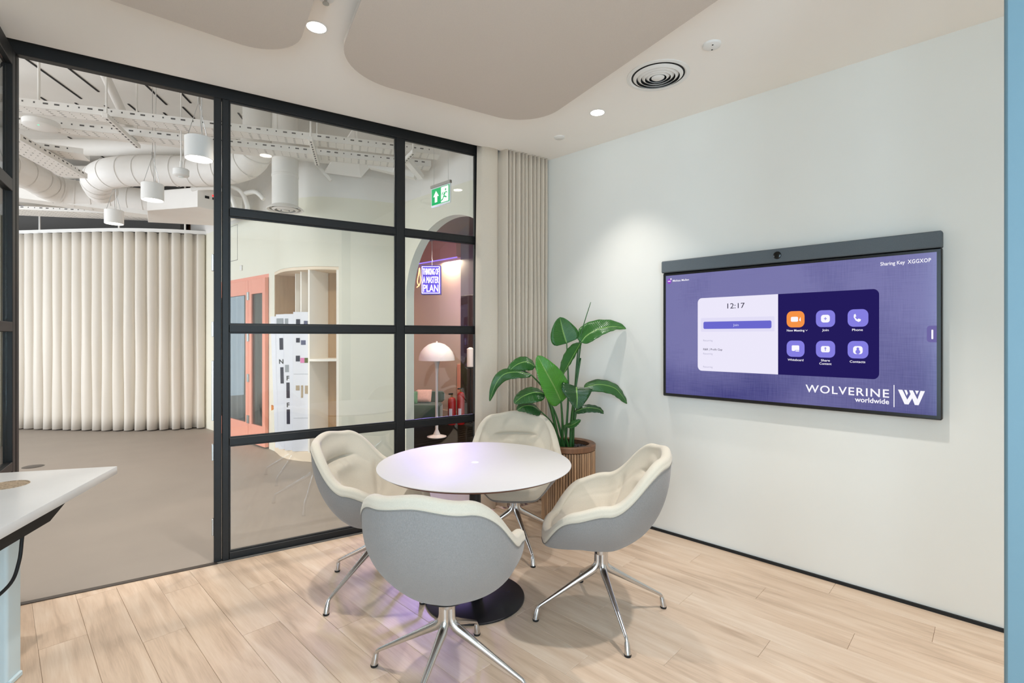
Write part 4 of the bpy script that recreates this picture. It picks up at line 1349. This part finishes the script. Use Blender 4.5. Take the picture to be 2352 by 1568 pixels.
for x, z, w, h, m in ((-0.055, 1.40, 0.06, 0.09, 'navy'), (0.02, 1.415, 0.05, 0.05, 'foam'), (0.055, 1.40, 0.05, 0.05, 'slate'), (0.10, 1.39, 0.03, 0.07, 'navy'),
                      (-0.055, 1.21, 0.055, 0.055, 'navy'), (0.025, 1.185, 0.07, 0.055, 'slate'), (0.085, 1.2, 0.05, 0.06, 'foam'), (0.11, 1.21, 0.012, 0.06, 'navy'),
                      (-0.055, 1.01, 0.06, 0.07, 'navy'), (0.012, 0.99, 0.06, 0.06, 'pink'), (0.076, 0.99, 0.062, 0.06, 'olive'), (0.11, 1.01, 0.012, 0.06, 'navy'),
                      (-0.055, 0.69, 0.055, 0.06, 'tan'), (0.01, 0.65, 0.03, 0.15, 'tan'), (0.085, 0.67, 0.065, 0.10, 'tan')):
    sw(bA, x * 0.72 + 0.003, z, w * 0.72, h * 0.9, m)
for z in (0.84, 0.36):
    MB().box(-0.08, 0.082, -0.0055, -0.0041, z, z + 0.003).build('sheet_edge', M['greyprint'], bA)
bB = sample_board((2.286, 5.556, 0.102), 224, 0.200, 1.50, 0.6, 'sample_board', 'white sample board printed with the letters F and F', -0.8)
sw(bB, -0.07, 1.42, 0.035, 0.06, 'greyprint'); sw(bB, -0.07, 0.90, 0.04, 0.08, 'greyprint')
bt(bB, 'F', -0.06, 0.77, 0.07); sw(bB, -0.06, 0.66, 0.035, 0.17, 'navy')
bt(bB, 'F', -0.06, 0.475, 0.07); sw(bB, -0.06, 0.37, 0.035, 0.16, 'navy')
bC = sample_board((2.260, 5.669, 0.102), 226, 0.200, 1.50, 0.6, 'sample_board', 'white sample board printed with the letters Q and N', -1.5)
sw(bC, -0.055, 1.41, 0.075, 0.09, 'greyprint'); bt(bC, 'Q', -0.055, 1.385, 0.08, 'foam')
sw(bC, -0.045, 1.17, 0.04, 0.13, 'navy'); bt(bC, 'N', -0.05, 0.95, 0.07); sw(bC, -0.045, 0.82, 0.035, 0.18, 'navy')
bD = sample_board((2.249, 5.781, 0.102), 228, 0.170, 1.48, 0.6, 'sample_board', 'plain white sample board leaning farthest left in the niche', -2.5)
tri = MB().prism([(-0.03, -0.03), (0.03, 0.0), (-0.03, 0.035)], -0.012, 0.012)
tri.xf(Matrix.Translation((2.260, 6.057, 0.52)) @ Matrix.Rotation(rad(-40), 4, 'Z') @ Matrix.Rotation(pi / 2, 4, 'X'))
o = tri.build('board_clip', M['orange'], None); tag(o, 'small orange clip on the edge of a white sample board', 'clip')

# long ivory curtain on a curved track
base = smooth_path([(-0.806, 11.537, 0), (-0.269, 10.883, 0), (0.261, 10.225, 0), (0.738, 9.590, 0), (1.250, 8.986, 0), (1.742, 8.579, 0), (2.176, 8.361, 0)], 40)
acc = [0]
for i in range(1, len(base)): acc.append(acc[-1] + (base[i] - base[i - 1]).length)
cpath = []
pitch = 0.155
for i in range(0, len(base)):
    a = base[max(i - 1, 0)]; b = base[min(i + 1, len(base) - 1)]
    t = (b - a).normalized(); nn = Vector((-t.y, t.x, 0))
    ph = acc[i] / pitch * 2 * pi
    q = base[i] + nn * (0.05 * math.sin(ph)) + t * (0.022 * math.sin(2 * ph + 1.9))
    cpath.append(((q.x, q.y), 0))
o = curtain_mesh(cpath, 0.015, 2.84, 'wave_curtain', M['drape'], None, 14)
tag(o, 'long ivory wave-pleated curtain on a curved track beyond the open doorway', 'curtain')
trk = thing('curved_curtain_track', 'curved white curtain track hung on rods above the ivory curtain', 'track')
MB().ribbon([(p.x, p.y) for p in base], 2.85, 2.90, 0.03).build('rail', M['white'], trk, True)
for i in (95, 158, 214):
    MB().tube([(base[i].x, base[i].y + 0.01, 2.9), (base[i].x, base[i].y + 0.01, 3.75)], 0.012, 8).build('drop_rod', M['white'], trk, True)
struct('wall_corridor_far', MB().ribbon([(2.060, 9.055), (1.701, 9.754), (0.806, 10.844), (-0.448, 12.371)], 0, 3.75, 0.1), M['darkgrey'])

# ------------------------------------------------------------------ exposed services
G1 = Vector((0.968, -0.251, 0)); G2 = Vector((0.251, 0.968, 0))
def cable_tray(p, q, width, h, label, name='cable_tray', side=1, group='white perforated cable trays'):
    p, q = Vector(p), Vector(q)
    t = (q - p); L = t.length; t.normalize()
    n = Vector((-t.y, t.x, 0)) * side
    root = thing(name, label, 'cable tray', tuple(p), math.atan2(t.y, t.x), group)
    s = side
    MB().box(0, L, 0, s * width, 0, 0.003).build('tray_floor', M['service'], root)
    for yy in (0.0, s * width):
        MB().box(0, L, yy - 0.002, yy + 0.002, 0, h).build('tray_flange', M['service'], root)
    holes = MB()
    k = 0
    x = 0.06
    while x < L - 0.05:
        w = 0.016 if k % 4 in (0, 1) else 0.005
        yy = -0.0025 * s
        holes.box(x - w, x + w, yy - 0.0006, yy + 0.0006, h * 0.55, h * 0.55 + 0.012)
        for j in range(4):
            yj = s * width * (0.16 + 0.225 * j)
            holes.box(x - w * 0.55, x + w * 0.55, yj - 0.0025, yj + 0.0025, -0.0012, 0.0)
        x += 0.07; k += 1
    o = holes.build('perforations', M['darkgrey'], root); o['kind'] = 'stuff'
    return root
cable_tray((-0.537, 5.648, 3.1), (2.973, 3.851, 3.1), 0.145, 0.06, 'front white perforated cable tray crossing above the partition head')
cable_tray((-0.537, 6.112, 3.1), (3.116, 4.185, 3.1), 0.145, 0.06, 'second white perforated cable tray running behind the front one')
cable_tray((-1.075, 6.521, 3.02), (0.555, 5.999, 3.02), 0.22, 0.05, 'short white perforated tray at the left edge of the corridor ceiling')
cable_tray((0.134, 5.706, 2.955), (0.645, 6.634, 2.955), 0.22, 0.05, 'white perforated tray running away towards the round ducts')
cable_tray((-0.806, 10.136, 3.02), (1.970, 8.270, 3.02), 0.2, 0.045, 'far white perforated tray just above the ivory curtain')
cable_tray((-0.806, 9.785, 3), (1.970, 7.937, 3), 0.2, 0.045, 'perforated tray in front of the farthest one above the ivory curtain')
cable_tray((2.104, 3.481, 3.12), (3.089, 3.595, 3.12), 0.2, 0.05, 'white perforated tray across the partition head near the exit sign', side=-1)
def strut(p, q, label):
    p, q = Vector(p), Vector(q)
    t = (q - p); L = t.length
    root = thing('strut_channel', label, 'strut', tuple(p), math.atan2(t.y, t.x), 'slotted support channels')
    MB().box(0, L, -0.02, 0.02, 0, 0.035, 0.003).build('channel', M['service'], root)
    h = MB()
    for k in range(int(L / 0.06)):
        h.box(0.03 + k * 0.06, 0.06 + k * 0.06, -0.006, 0.006, -0.0012, 0)
    o = h.build('slots', M['darkgrey'], root); o['kind'] = 'stuff'
    for x in (0.03, L - 0.03):
        MB().tube([(x, 0, 0.035), (x, 0, 3.75 - p.z)], 0.008, 6).build('drop_rod', M['service'], root)
strut((0.587, 4.975, 3.055), (0.895, 5.584, 3.055), 'slotted white channel under both trays above the open doorway')
strut((1.898, 4.278, 3.055), (2.228, 4.862, 3.055), 'slotted white channel under both trays above the glass panes')
strut((2.704, 3.889, 3.055), (2.884, 4.503, 3.055), 'slotted white channel under the trays beside the exit sign')

def duct(pts, r, label, name='spiral_duct', rib=0.16, group='round white ventilation ducts'):
    P = smooth_path(pts, 10)
    root = thing(name, label, 'duct', (0, 0, 0), 0, group)
    MB().tube(P, r, 28).build('duct_wall', M['service'], root, True)
    acc = 0
    if rib:
        for i in range(1, len(P)):
            acc += (P[i] - P[i - 1]).length
            if acc > rib:
                acc = 0
                t = (P[min(i + 1, len(P) - 1)] - P[i - 1]).normalized()
                MB().tube([P[i] - t * 0.008, P[i] + t * 0.008], r + 0.006, 28, False).build('duct_seam', M['service'], root, True)
    return root
duct([(-0.672, 7.169, 3.22), (-0.090, 7.555, 3.2), (0.269, 7.907, 3.18), (0.493, 8.248, 3.15), (0.851, 8.249, 3.13), (1.522, 7.957, 3.12)], 0.165, 'thick white spiral duct bending in from the left behind the hanging lamps')
duct([(0.878, 7.674, 3.1), (0.806, 7.297, 3.12), (0.895, 6.925, 3.14), (1.164, 6.597, 3.15), (1.567, 6.194, 3.15), (1.836, 5.736, 3.18), (1.881, 5.462, 3.35), (1.881, 5.418, 3.7)], 0.16, 'thick white ribbed duct with elbow behind the hanging lamps')
duct([(-0.537, 8.538, 3.45), (1.791, 6.141, 3.45)], 0.09, 'straight white pipe running high under the corridor deck', 'service_pipe', 0)
duct([(-0.448, 9.656, 3.45), (1.433, 7.716, 3.45)], 0.08, 'thinner white pipe behind the straight high pipe', 'service_pipe', 0)
duct([(-0.537, 6.874, 3.46), (2.060, 5.551, 3.46)], 0.045, 'slim white conduit behind the cable trays', 'service_pipe', 0)
duct([(0.493, 5.138, 3.72), (0.895, 5.830, 3.25)], 0.035, 'slanting white pipe above the cable trays', 'service_pipe', 0)
# vertical duct with round diffuser
vd = thing('drop_duct', 'vertical white duct ending in a round diffuser behind the glass', 'duct', (2.063, 5.240, 0.075))
MB().lathe([(0.125, 2.60), (0.125, 3.67)], 32, cap=True).build('duct_wall', M['service'], vd, True)
MB().lathe([(0.125, 2.90), (0.129, 2.905), (0.129, 2.925), (0.125, 2.93)], 32, cap=False).build('duct_seam', M['service'], vd, True)
MB().lathe([(0.12, 2.62), (0.17, 2.585), (0.178, 2.575), (0.172, 2.570), (0.15, 2.58)], 40, cap=False).build('flange', M['service'], vd, True)
for r0 in (0.103, 0.050, 0.055):
    MB().lathe([(r0 + 0.024, 2.578), (r0, 2.565), (r0 - 0.004, 2.567), (r0 + 0.012, 2.585)], 36, cap=False).build('ring_blade', M['service'], vd, True)
MB().lathe([(0, 2.562), (0.034, 2.565), (0.03, 2.58), (0, 2.58)], 24, cap=False).build('centre_disc', M['service'], vd, True)
MB().lathe([(0, 2.592), (0.12, 2.592), (0.12, 2.6), (0, 2.6)], 32, cap=False).build('throat_shade_disc', M['darkgrey'], vd)  # dark disc painted as the shade inside the duct mouth

# beams, soffit boxes, fan coil
def beam(p, q, w, h, name, label, m='service'):
    p, q = Vector(p), Vector(q)
    d = (q - p).normalized(); s = d.cross(Vector((0, 0, 1))).normalized() * w / 2
    u = s.cross(d).normalized() * h
    if u.z < 0: u = -u
    vs = [p - s, p + s, q + s, q - s]
    vs += [v + u for v in vs]
    o = MB().add(vs, [(0, 1, 2, 3), (4, 5, 6, 7), (0, 1, 5, 4), (1, 2, 6, 5), (2, 3, 7, 6), (3, 0, 4, 7)]).build(name, M[m])
    tag(o, label, 'beam', 'white beams under the corridor deck')
    return o
beam((-0.358, 8.758, 3.05), (1.433, 8.022, 2.93), 0.24, 0.13, 'duct_beam', 'broad white boxed beam slanting behind the smallest hanging lamp')
beam((-0.716, 6.523, 3.16), (2.866, 4.744, 3.16), 0.12, 0.10, 'ceiling_beam', 'long white beam behind the second cable tray')
beam((-0.448, 8.911, 3.1), (0.806, 9.224, 3.1), 0.5, 0.3, 'ceiling_beam', 'white bulkhead beam in the far left of the corridor ceiling')
fc = thing('fan_coil_unit', 'white fan coil box with small red and black indicators', 'air conditioner', (0, 0, 0))
fcp = [(1.209, 7.025), (1.567, 6.413), (2.060, 6.514), (2.060, 7.303), (1.343, 7.737)]
MB().prism(fcp, 2.80, 3.02, 0.004).build('casing', M['service'], fc)
ed = (Vector((2.060, 6.514)) - Vector((1.567, 6.413))).normalized(); en = Vector((ed.y, -ed.x))
def fcb(s, z, w, h, m, out=0.006):
    c = Vector((1.567, 6.413)) + ed * s
    a = c - ed * w; b = c + ed * w
    p = [tuple(a), tuple(b), tuple(b + en * out), tuple(a + en * out)]
    MB().prism(p, z - h, z + h).build('indicator', M[m], fc)
fcb(0.10, 2.93, 0.022, 0.014, 'blackflat'); fcb(0.18, 2.93, 0.022, 0.012, 'blackflat'); fcb(0.18, 2.962, 0.022, 0.010, 'redled')
for k, (pts) in enumerate((
        [(1.540, 6.446, 3.06), (1.746, 6.344, 3.08), (1.925, 6.196, 3.02), (1.988, 6.137, 2.86), (1.988, 6.128, 2.76)],
        [(1.522, 6.468, 3), (1.701, 6.320, 3.02), (1.809, 6.224, 2.98), (1.863, 6.167, 2.86), (1.881, 6.163, 2.74)],
        [(1.970, 6.168, 2.98), (2.060, 6.076, 3), (2.131, 6.015, 2.92)])):
    o = MB().tube(smooth_path(pts, 8), 0.026, 10).build('lagged_pipe', M['service'], fc, True)
# angled roof panels and braces seen through the upper panes
def slab(name, pts, th, label):
    n = len(pts)
    vs = [Vector(p) for p in pts]
    nn = (vs[1] - vs[0]).cross(vs[2] - vs[0]).normalized() * th
    if nn.z < 0: nn = -nn
    o = MB().add(vs + [v + nn for v in vs], [list(range(n)), list(range(n, 2 * n))] + [(i, (i + 1) % n, n + (i + 1) % n, n + i) for i in range(n)]).build(name, M['service'])
    return tag(o, label, 'ceiling panel', 'angled white boards under the corridor deck')
slab('angled_ceiling_board', [(2.402, 4.461, 3.351), (2.798, 4.368, 3.332), (2.720, 4.893, 3.052), (2.420, 5.116, 3.084)], 0.025, 'tilted white ceiling board behind the cable trays, above the curved wall')
beam((1.973, 5.427, 3.700), (2.472, 5.103, 3.000), 0.03, 0.03, 'diagonal_brace', 'long thin white brace dropping towards the curved wall')
beam((2.629, 4.111, 3.148), (3.041, 4.261, 2.968), 0.06, 0.05, 'ceiling_beam', 'narrow dark-edged white beam beside the tilted board')
beam((2.725, 4.731, 3.118), (3.041, 4.362, 2.994), 0.10, 0.09, 'ceiling_beam', 'short white beam behind the trays near the exit sign')
for (x, y, z0, lab) in ((*(0.233, 5.375), 3.16, 'left white suspension rod above the trays'), (*(1.746, 4.618), 3.16, 'white suspension rod above the trays, behind the wide pane'), (*(2.328, 4.260), 3.16, 'white suspension rod above the trays near the tilted boards')):
    o = MB().tube([(x, y, z0 - 0.05), (x, y, 3.75)], 0.009, 8).build('suspension_rod', M['service'], None, True)
    tag(o, lab, 'rod', 'tray suspension rods')

# hanging lamps
def pendant(x, y, zb, label, ztop=3.75):
    t = thing('pendant_lamp', label, 'lamp', (x, y, zb), 0, 'white cylinder pendant lamps')
    r, h = 0.088, 0.15
    MB().lathe([(r - 0.006, 0.006), (r - 0.004, 0.0), (r, 0.002), (r, h - 0.003), (r - 0.003, h), (0, h)], 40, cap=False).build('shade', M['white'], t, True)
    MB().lathe([(0, 0.006), (r - 0.005, 0.006), (r - 0.005, 0.010), (0, 0.010)], 40, cap=False).build('diffuser', M['lampglow'], t)
    w = MB()
    for k in range(3):
        a = 2 * pi * k / 3 + 0.5
        w.tube([(r * 0.85 * math.cos(a), r * 0.85 * math.sin(a), h), (0, 0, h + 0.26)], 0.0022, 5)
    w.tube([(0, 0, h + 0.25), (0, 0, ztop - zb)], 0.0025, 5)
    w.build('suspension_wires', M['steel'], t)
    MB().lathe([(0, h + 0.24), (0.009, h + 0.24), (0.009, h + 0.29), (0, h + 0.29)], 10, cap=False).build('wire_gripper', M['steel'], t)
    MB().tube(smooth_path([(0.02, 0, h), (0.015, 0, h + 0.12), (0.02, 0.01, h + 0.28), (0.03, 0.02, ztop - zb)], 5), 0.005, 6).build('flex', M['white'], t, 'all')
    spot_light('pendant_or_fill_beam', (x, y, zb - 0.01), 40, (1.0, 0.93, 0.84), 130, 0.7, 0.07)
pendant(*(0.994, 4.032), 2.60, 'white cylinder pendant lamp nearest the glass, largest in view')
pendant(*(0.998, 5.556), 2.60, 'white cylinder pendant lamp in the middle of the hanging row')
pendant(*(0.911, 7.029), 2.60, 'white cylinder pendant lamp hanging just above the ivory curtain', 3.0)
for x, y in ((-1.6, 5.6), (-1.6, 8.4), (1.75, 3.95)):  # extra spots added to light the corridor, no pendant lamp built here
    spot_light('pendant_or_fill_beam', (x, y, 2.95), 55, (1.0, 0.94, 0.86), 150, 0.7, 0.07)
sr = thing('pendant_sensor', 'small white drum sensor hanging on a rod beside the pendant lamps', 'sensor', (*(1.103, 5.017), 2.72))
MB().lathe([(0, 0), (0.03, 0), (0.055, 0.008), (0.06, 0.014), (0.06, 0.06), (0.055, 0.066), (0, 0.066)], 28, cap=False).build('drum', M['white'], sr, True)
MB().lathe([(0.0, -0.006), (0.02, -0.004), (0.026, 0.002), (0, 0.002)], 20, cap=False).build('sensor_lens', M['acrylic'], sr, True)
MB().lathe([(0.011, 0.066), (0.011, 0.13), (0.006, 0.135), (0.006, 1.03)], 10, cap=True).build('rod', M['service'], sr, True)
dt = thing('ceiling_access_point', 'white disc sensor with green light under the cable tray', 'sensor', (*(0.255, 5.545), 3.04))
MB().lathe([(0, 0), (0.10, 0.0), (0.115, 0.008), (0.118, 0.045), (0.11, 0.055), (0, 0.055)], 36, cap=False).build('body', M['white'], dt, True)
MB().lathe([(0, -0.0015), (0.006, -0.0015), (0.006, 0.0), (0, 0.0)], 10, (-0.02, -0.06, 0), False).build('status_light', M['led'], dt)

# floor box
fb = MB().lathe([(0, 0.004), (0.075, 0.004), (0.085, 0.002), (0.09, 0.0), (0, 0)], 32, (0.269, 7.206, 0), False).build('floor_box', M['threshold'], None, True)
tag(fb, 'round grey floor box lid in the corridor floor by the door edge', 'floor box')

# exit sign
ex = thing('exit_sign', 'hanging green and white emergency exit sign with running figure', 'sign', (*(2.669, 3.444), 2.485))
# plane x = const, faces -x; local y: + is to the left in view
MB().box(-0.004, 0.004, -0.133, 0.133, -0.0, 0.165, 0.001).build('acrylic_plate', M['acrylic'], ex)
MB().box(-0.012, 0.012, -0.136, 0.136, 0.165, 0.19, 0.002).build('top_rail', M['steel'], ex)
def exq(y0, y1, z0, z1, m, name, lay=0):
    MB().box(-0.0048 - 0.0006 * lay, -0.0042 - 0.0006 * lay, y0, y1, z0, z1).build(name, M[m], ex)
exq(-0.123, 0.123, 0.015, 0.155, 'green', 'green_panel')
def exp(poly, m='exitwhite', lay=1, name='symbol'):
    n = len(poly); x = -0.0048 - 0.0006 * lay
    MB().add([(x, y * 0.876, z) for y, z in poly], [list(range(n))]).build(name, M[m], ex)
exp([(0.07, 0.135), (0.025, 0.085), (0.05, 0.085), (0.05, 0.035), (0.09, 0.035), (0.09, 0.085), (0.115, 0.085)], name='arrow')
exp([(-0.01, 0.02), (-0.01, 0.15), (-0.125, 0.15), (-0.125, 0.02)], name='doorway')
for pl in ([(-0.045, 0.085), (-0.075, 0.105), (-0.085, 0.095), (-0.06, 0.068)], [(-0.06, 0.075), (-0.055, 0.062), (-0.095, 0.05), (-0.1, 0.06)], [(-0.05, 0.075), (-0.062, 0.068), (-0.04, 0.04), (-0.012, 0.03), (-0.012, 0.042), (-0.033, 0.05)],
           [(-0.06, 0.108), (-0.03, 0.1), (-0.022, 0.08), (-0.03, 0.078), (-0.038, 0.092)], [(-0.08, 0.1), (-0.105, 0.088), (-0.11, 0.096), (-0.085, 0.108)]):
    exp(pl, 'green', 2, 'figure_limb')
exp([(-0.082 + 0.01 * math.cos(2 * pi * k / 12), 0.122 + 0.01 * math.sin(2 * pi * k / 12)) for k in range(12)], 'green', 2, 'figure_head')
for y in (-0.1, 0.1):
    MB().tube([(0, y, 0.19), (0, y, 0.56)], 0.0015, 5).build('hanger_wire', M['steel'], ex)
MB().box(-0.04, 0.04, -0.16, 0.16, 0.56, 0.62, 0.004).build('driver_box', M['white'], ex)
MB().lathe([(0, -0.002), (0.005, -0.002), (0.005, 0.0), (0, 0)], 8, (-0.02, 0.0, 0.56), False).build('status_light', M['led'], ex)

# ------------------------------------------------------------------ room beyond the arch
fr2 = struct('floor_arch_room', MB().box(3.293, 5.6, 2.8, 7.8, -0.05, -0.012), M['blackflat'])
bmesh_cache = MB().box(3.295, 5.25, -0.0595, 0.0595, -0.012, 0.0, 0.0012).mesh('floorboard', M['redboard'])
for k in range(40):
    o = link('floorboard', bmesh_cache, fr2); o.location = (0, 2.86 + k * 0.12, 0)
struct('ceiling_arch_room', MB().box(3.293, 5.6, 2.8, 7.8, 2.95, 3.05), M['taupe'])
struct('wall_arch_room_back', MB().box(5.194, 5.29, 6.188, 7.6, 0, 2.95), M['pinkwall'])
struct('wall_arch_room_left', MB().box(3.293, 5.194, 7.48, 7.58, 0, 2.95), M['pinkwall'])
struct('wall_arch_room_inner', MB().box(3.19, 3.293, 5.0, 7.58, 0, 2.95), M['pinkwall'])
struct('trim_4', MB().box(5.10, 5.194, 6.188, 7.48, 2.62, 2.95), M['coralwall'])
struct('wall_arch_room_reflection', MB().box(5.194, 5.29, 5.86, 6.188, 0, 2.95), M['greywall'])  # grey piece put in for a reflection in the partition glass
struct('wall_arch_room_side', MB().box(5.194, 5.29, 2.8, 5.86, 0, 2.95), M['darkpanel'])
struct('baseboard_arch_room', MB().box(5.18, 5.194, 6.188, 7.48, 0.0, 0.13), M['pinkwall'])
struct('trim_5', MB().box(5.17, 5.194, 6.189, 6.25, 0.0, 0.9), M['coral'])
pnl = MB().box(5.18, 5.193, 5.88, 6.17, 0.0, 2.0, 0.003).build('dark_wall_panel', M['darkpanel'])
tag(pnl, 'dark plum panel on the grey wall in the room behind the arch', 'panel')
# cove light along the top of the pink wall
cvm = emat('violet_cove_strip', (140, 110, 255), 1.3)
cv = MB().box(5.105, 5.125, 6.19, 7.44, 2.605, 2.62).build('cove_light_strip', cvm)
tag(cv, 'violet cove light strip above the neon sign', 'light strip')
a_ = area_light('cove_light', (5.13, 6.40, 2.60), (0, rad(15), 0), 0.05, 0.4, 14, (1.0, 0.82, 0.6))
area_light('neon_light', (4.28, 5.72, 2.16), (rad(73), 0, rad(134)), 0.30, 0.40, 8, (0.36, 0.24, 1.0), 60)
area_light('neon_back_light', (4.52, 6.05, 2.16), (rad(90), 0, rad(-46)), 0.3, 0.5, 2.5, (0.42, 0.30, 1.0))
spot_light('arch_room_fill_spot', (4.4, 4.7, 2.85), 170, (1.0, 0.88, 0.78), 160, 0.6, 0.06)  # unseen fill spot added to brighten the room beyond the arch

ns = thing('neon_sign', 'lilac neon lettering sign in an indigo box beyond the arch', 'sign', (*(4.365, 5.865), 1.955), rad(-45.86))
# local x to the right in view, -y towards the camera
MB().box(-0.141, 0.141, 0.0, 0.10, 0.0, 0.42, 0.003).build('sign_box', M['signbox'], ns)
MB().box(-0.138, 0.138, -0.004, -0.0005, 0.003, 0.417).build('sign_face', M['signface'], ns)
MB().tube([(-0.125, -0.012, 0.02), (0.125, -0.012, 0.02), (0.125, -0.012, 0.40), (-0.125, -0.012, 0.40), (-0.125, -0.012, 0.02), (0.125, -0.012, 0.02)], 0.005, 6).build('neon_border', M['neonwhite'], ns)
for s_, z, h, w in (('THINKING OF', 0.285, 0.13, 0.225), ('A MASTER', 0.165, 0.135, 0.225), ('PLAN', 0.04, 0.145, 0.215)):
    me = text_mesh(s_, h, w, 0.0, 'CENTER', 0.003, 3)
    me.transform(Matrix.Translation((0, -0.012, z)) @ Matrix.Rotation(pi / 2, 4, 'X'))
    me.materials.append(M['neonwhite']); link('neon_lettering', me, ns)
fl = smooth_path([(-0.165, -0.02, 0.12), (-0.19, -0.02, 0.18), (-0.175, -0.02, 0.28), (-0.16, -0.02, 0.38), (-0.15, -0.02, 0.27), (-0.145, -0.02, 0.2), (-0.16, -0.02, 0.14), (-0.20, -0.02, 0.10)], 6)
MB().tube(fl, 0.006, 6).build('neon_flame', M['neonorange'], ns, True)
MB().tube([(-0.14, 0.05, 0.3), (-0.17, -0.015, 0.25)], 0.004, 5).build('tube_holder', M['signbox'], ns)
MB().tube([(0, 0.1, 0.42), (0, 0.1, 0.995)], 0.004, 6).build('hanger_rod', M['steel'], ns)

lp = thing('floor_lamp', 'white mushroom floor lamp with domed shade beyond the arch', 'lamp', (4.135, 5.426, 0))
MB().lathe([(0.24, 1.03), (0.244, 1.03), (0.238, 1.08), (0.215, 1.14), (0.17, 1.20), (0.11, 1.245), (0.05, 1.265), (0.012, 1.27), (0.012, 1.285), (0, 1.288)], 48, cap=False).build('dome_shade', M['opal'], lp, True)
MB().lathe([(0, 0), (0.13, 0.0), (0.13, 0.008), (0.05, 0.03), (0.02, 0.10), (0.018, 0.85), (0.03, 0.97), (0.06, 1.06), (0, 1.06)], 32, cap=False).build('trumpet_stem', M['opal'], lp, True)

def extinguisher(x, y, label, s=1.0, h=0.42):
    t = thing('fire_extinguisher', label, 'fire extinguisher', (x, y, 0), 0, 'red fire extinguishers')
    r = 0.062 * s
    MB().lathe([(0, 0), (r, 0.0), (r, h - 0.06), (r * 0.85, h - 0.02), (r * 0.35, h), (0, h)], 28, cap=False).build('cylinder', M['red'], t, True)
    MB().lathe([(0, h), (0.016, h), (0.016, h + 0.04), (0, h + 0.04)], 12, cap=False).build('valve', M['brass'], t)
    MB().box(-0.06, 0.02, -0.01, 0.01, h + 0.04, h + 0.06, 0.003).build('handle', M['rubber'], t)
    # label faces the corridor
    lb = MB(); rows = []
    for z in (0.12, 0.25):
        rows.append([((r + 0.001) * math.cos(a), (r + 0.001) * math.sin(a), z) for a in [rad(188 + 6 * k) for k in range(9)]])
    lb.grid(rows).build('paper_label', M['label'], t, 'all')
extinguisher(*(4.872, 6.015), 'red fire extinguisher with white label on the floor beyond the arch')
extinguisher(*(4.979, 5.928), 'taller red fire extinguisher behind the labelled one', 0.95, 0.50)

ch = thing('lounge_seat', 'low dark green velvet lounge seat beyond the arch', 'seat', (4.478, 6.250, 0), rad(-46))
MB().prism(rounded([(-0.30, -0.22), (0.30, -0.22), (0.30, 0.22), (-0.30, 0.22)], 0.09, 6), 0.10, 0.34, 0.03).build('seat', M['velvet'], ch, True)
MB().prism(rounded([(-0.26, 0.14), (0.32, 0.14), (0.32, 0.27), (-0.26, 0.27)], 0.05, 6), 0.34, 0.50, 0.03).build('backrest', M['velvet'], ch, True)
for x in (-0.22, 0.22):
    for y in (-0.15, 0.15):
        MB().lathe([(0, 0), (0.014, 0), (0.02, 0.10), (0, 0.10)], 10, (x, y, 0), False).build('leg', M['rubber'], ch)
def cushion(name, loc, rot, w, h, t, m, label):
    rows = []
    for i in range(13):
        u = i / 12 * 2 - 1
        rows.append([(u * w / 2, v * h / 2, 0) for v in [j / 12 * 2 - 1 for j in range(13)]])
    mb = MB()
    for sgn in (1, -1):
        mb.grid([[(x, y, sgn * t / 2 * (max(0, 1 - (2 * x / w) ** 4) * max(0, 1 - (2 * y / h) ** 4)) ** 0.6) for x, y, _ in r] for r in rows])
    o = mb.build(name, M[m], None, 'all')
    o.location = loc; o.rotation_euler = rot
    return tag(o, label, 'cushion')
cushion('cushion', (4.316, 6.350, 0.43), (rad(62), 0, rad(-36)), 0.26, 0.2, 0.09, 'velvetlight', 'pale green satin cushion on the low green seat')
cushion('cushion', (4.531, 6.272, 0.45), (rad(60), 0, rad(-46)), 0.24, 0.2, 0.08, 'blush', 'blush striped cushion on the low green seat')

cl = thing('lamp_reflection_prop', 'white cylinder on a slim black stand, put in for a lamp reflection', 'reflection prop', (5.033, 5.766, 0))  # stand-in object for a lamp's reflection
MB().lathe([(0, 0), (0.10, 0.0), (0.10, 0.012), (0.012, 0.02), (0.012, 0.86), (0.09, 0.87), (0.09, 0.89), (0, 0.89)], 24, cap=False).build('stand', M['rubber'], cl, True)
MB().lathe([(0, 0.89), (0.055, 0.89), (0.055, 1.16), (0.02, 1.185), (0, 1.185)], 24, cap=False).build('white_shade', M['opal'], cl, True)
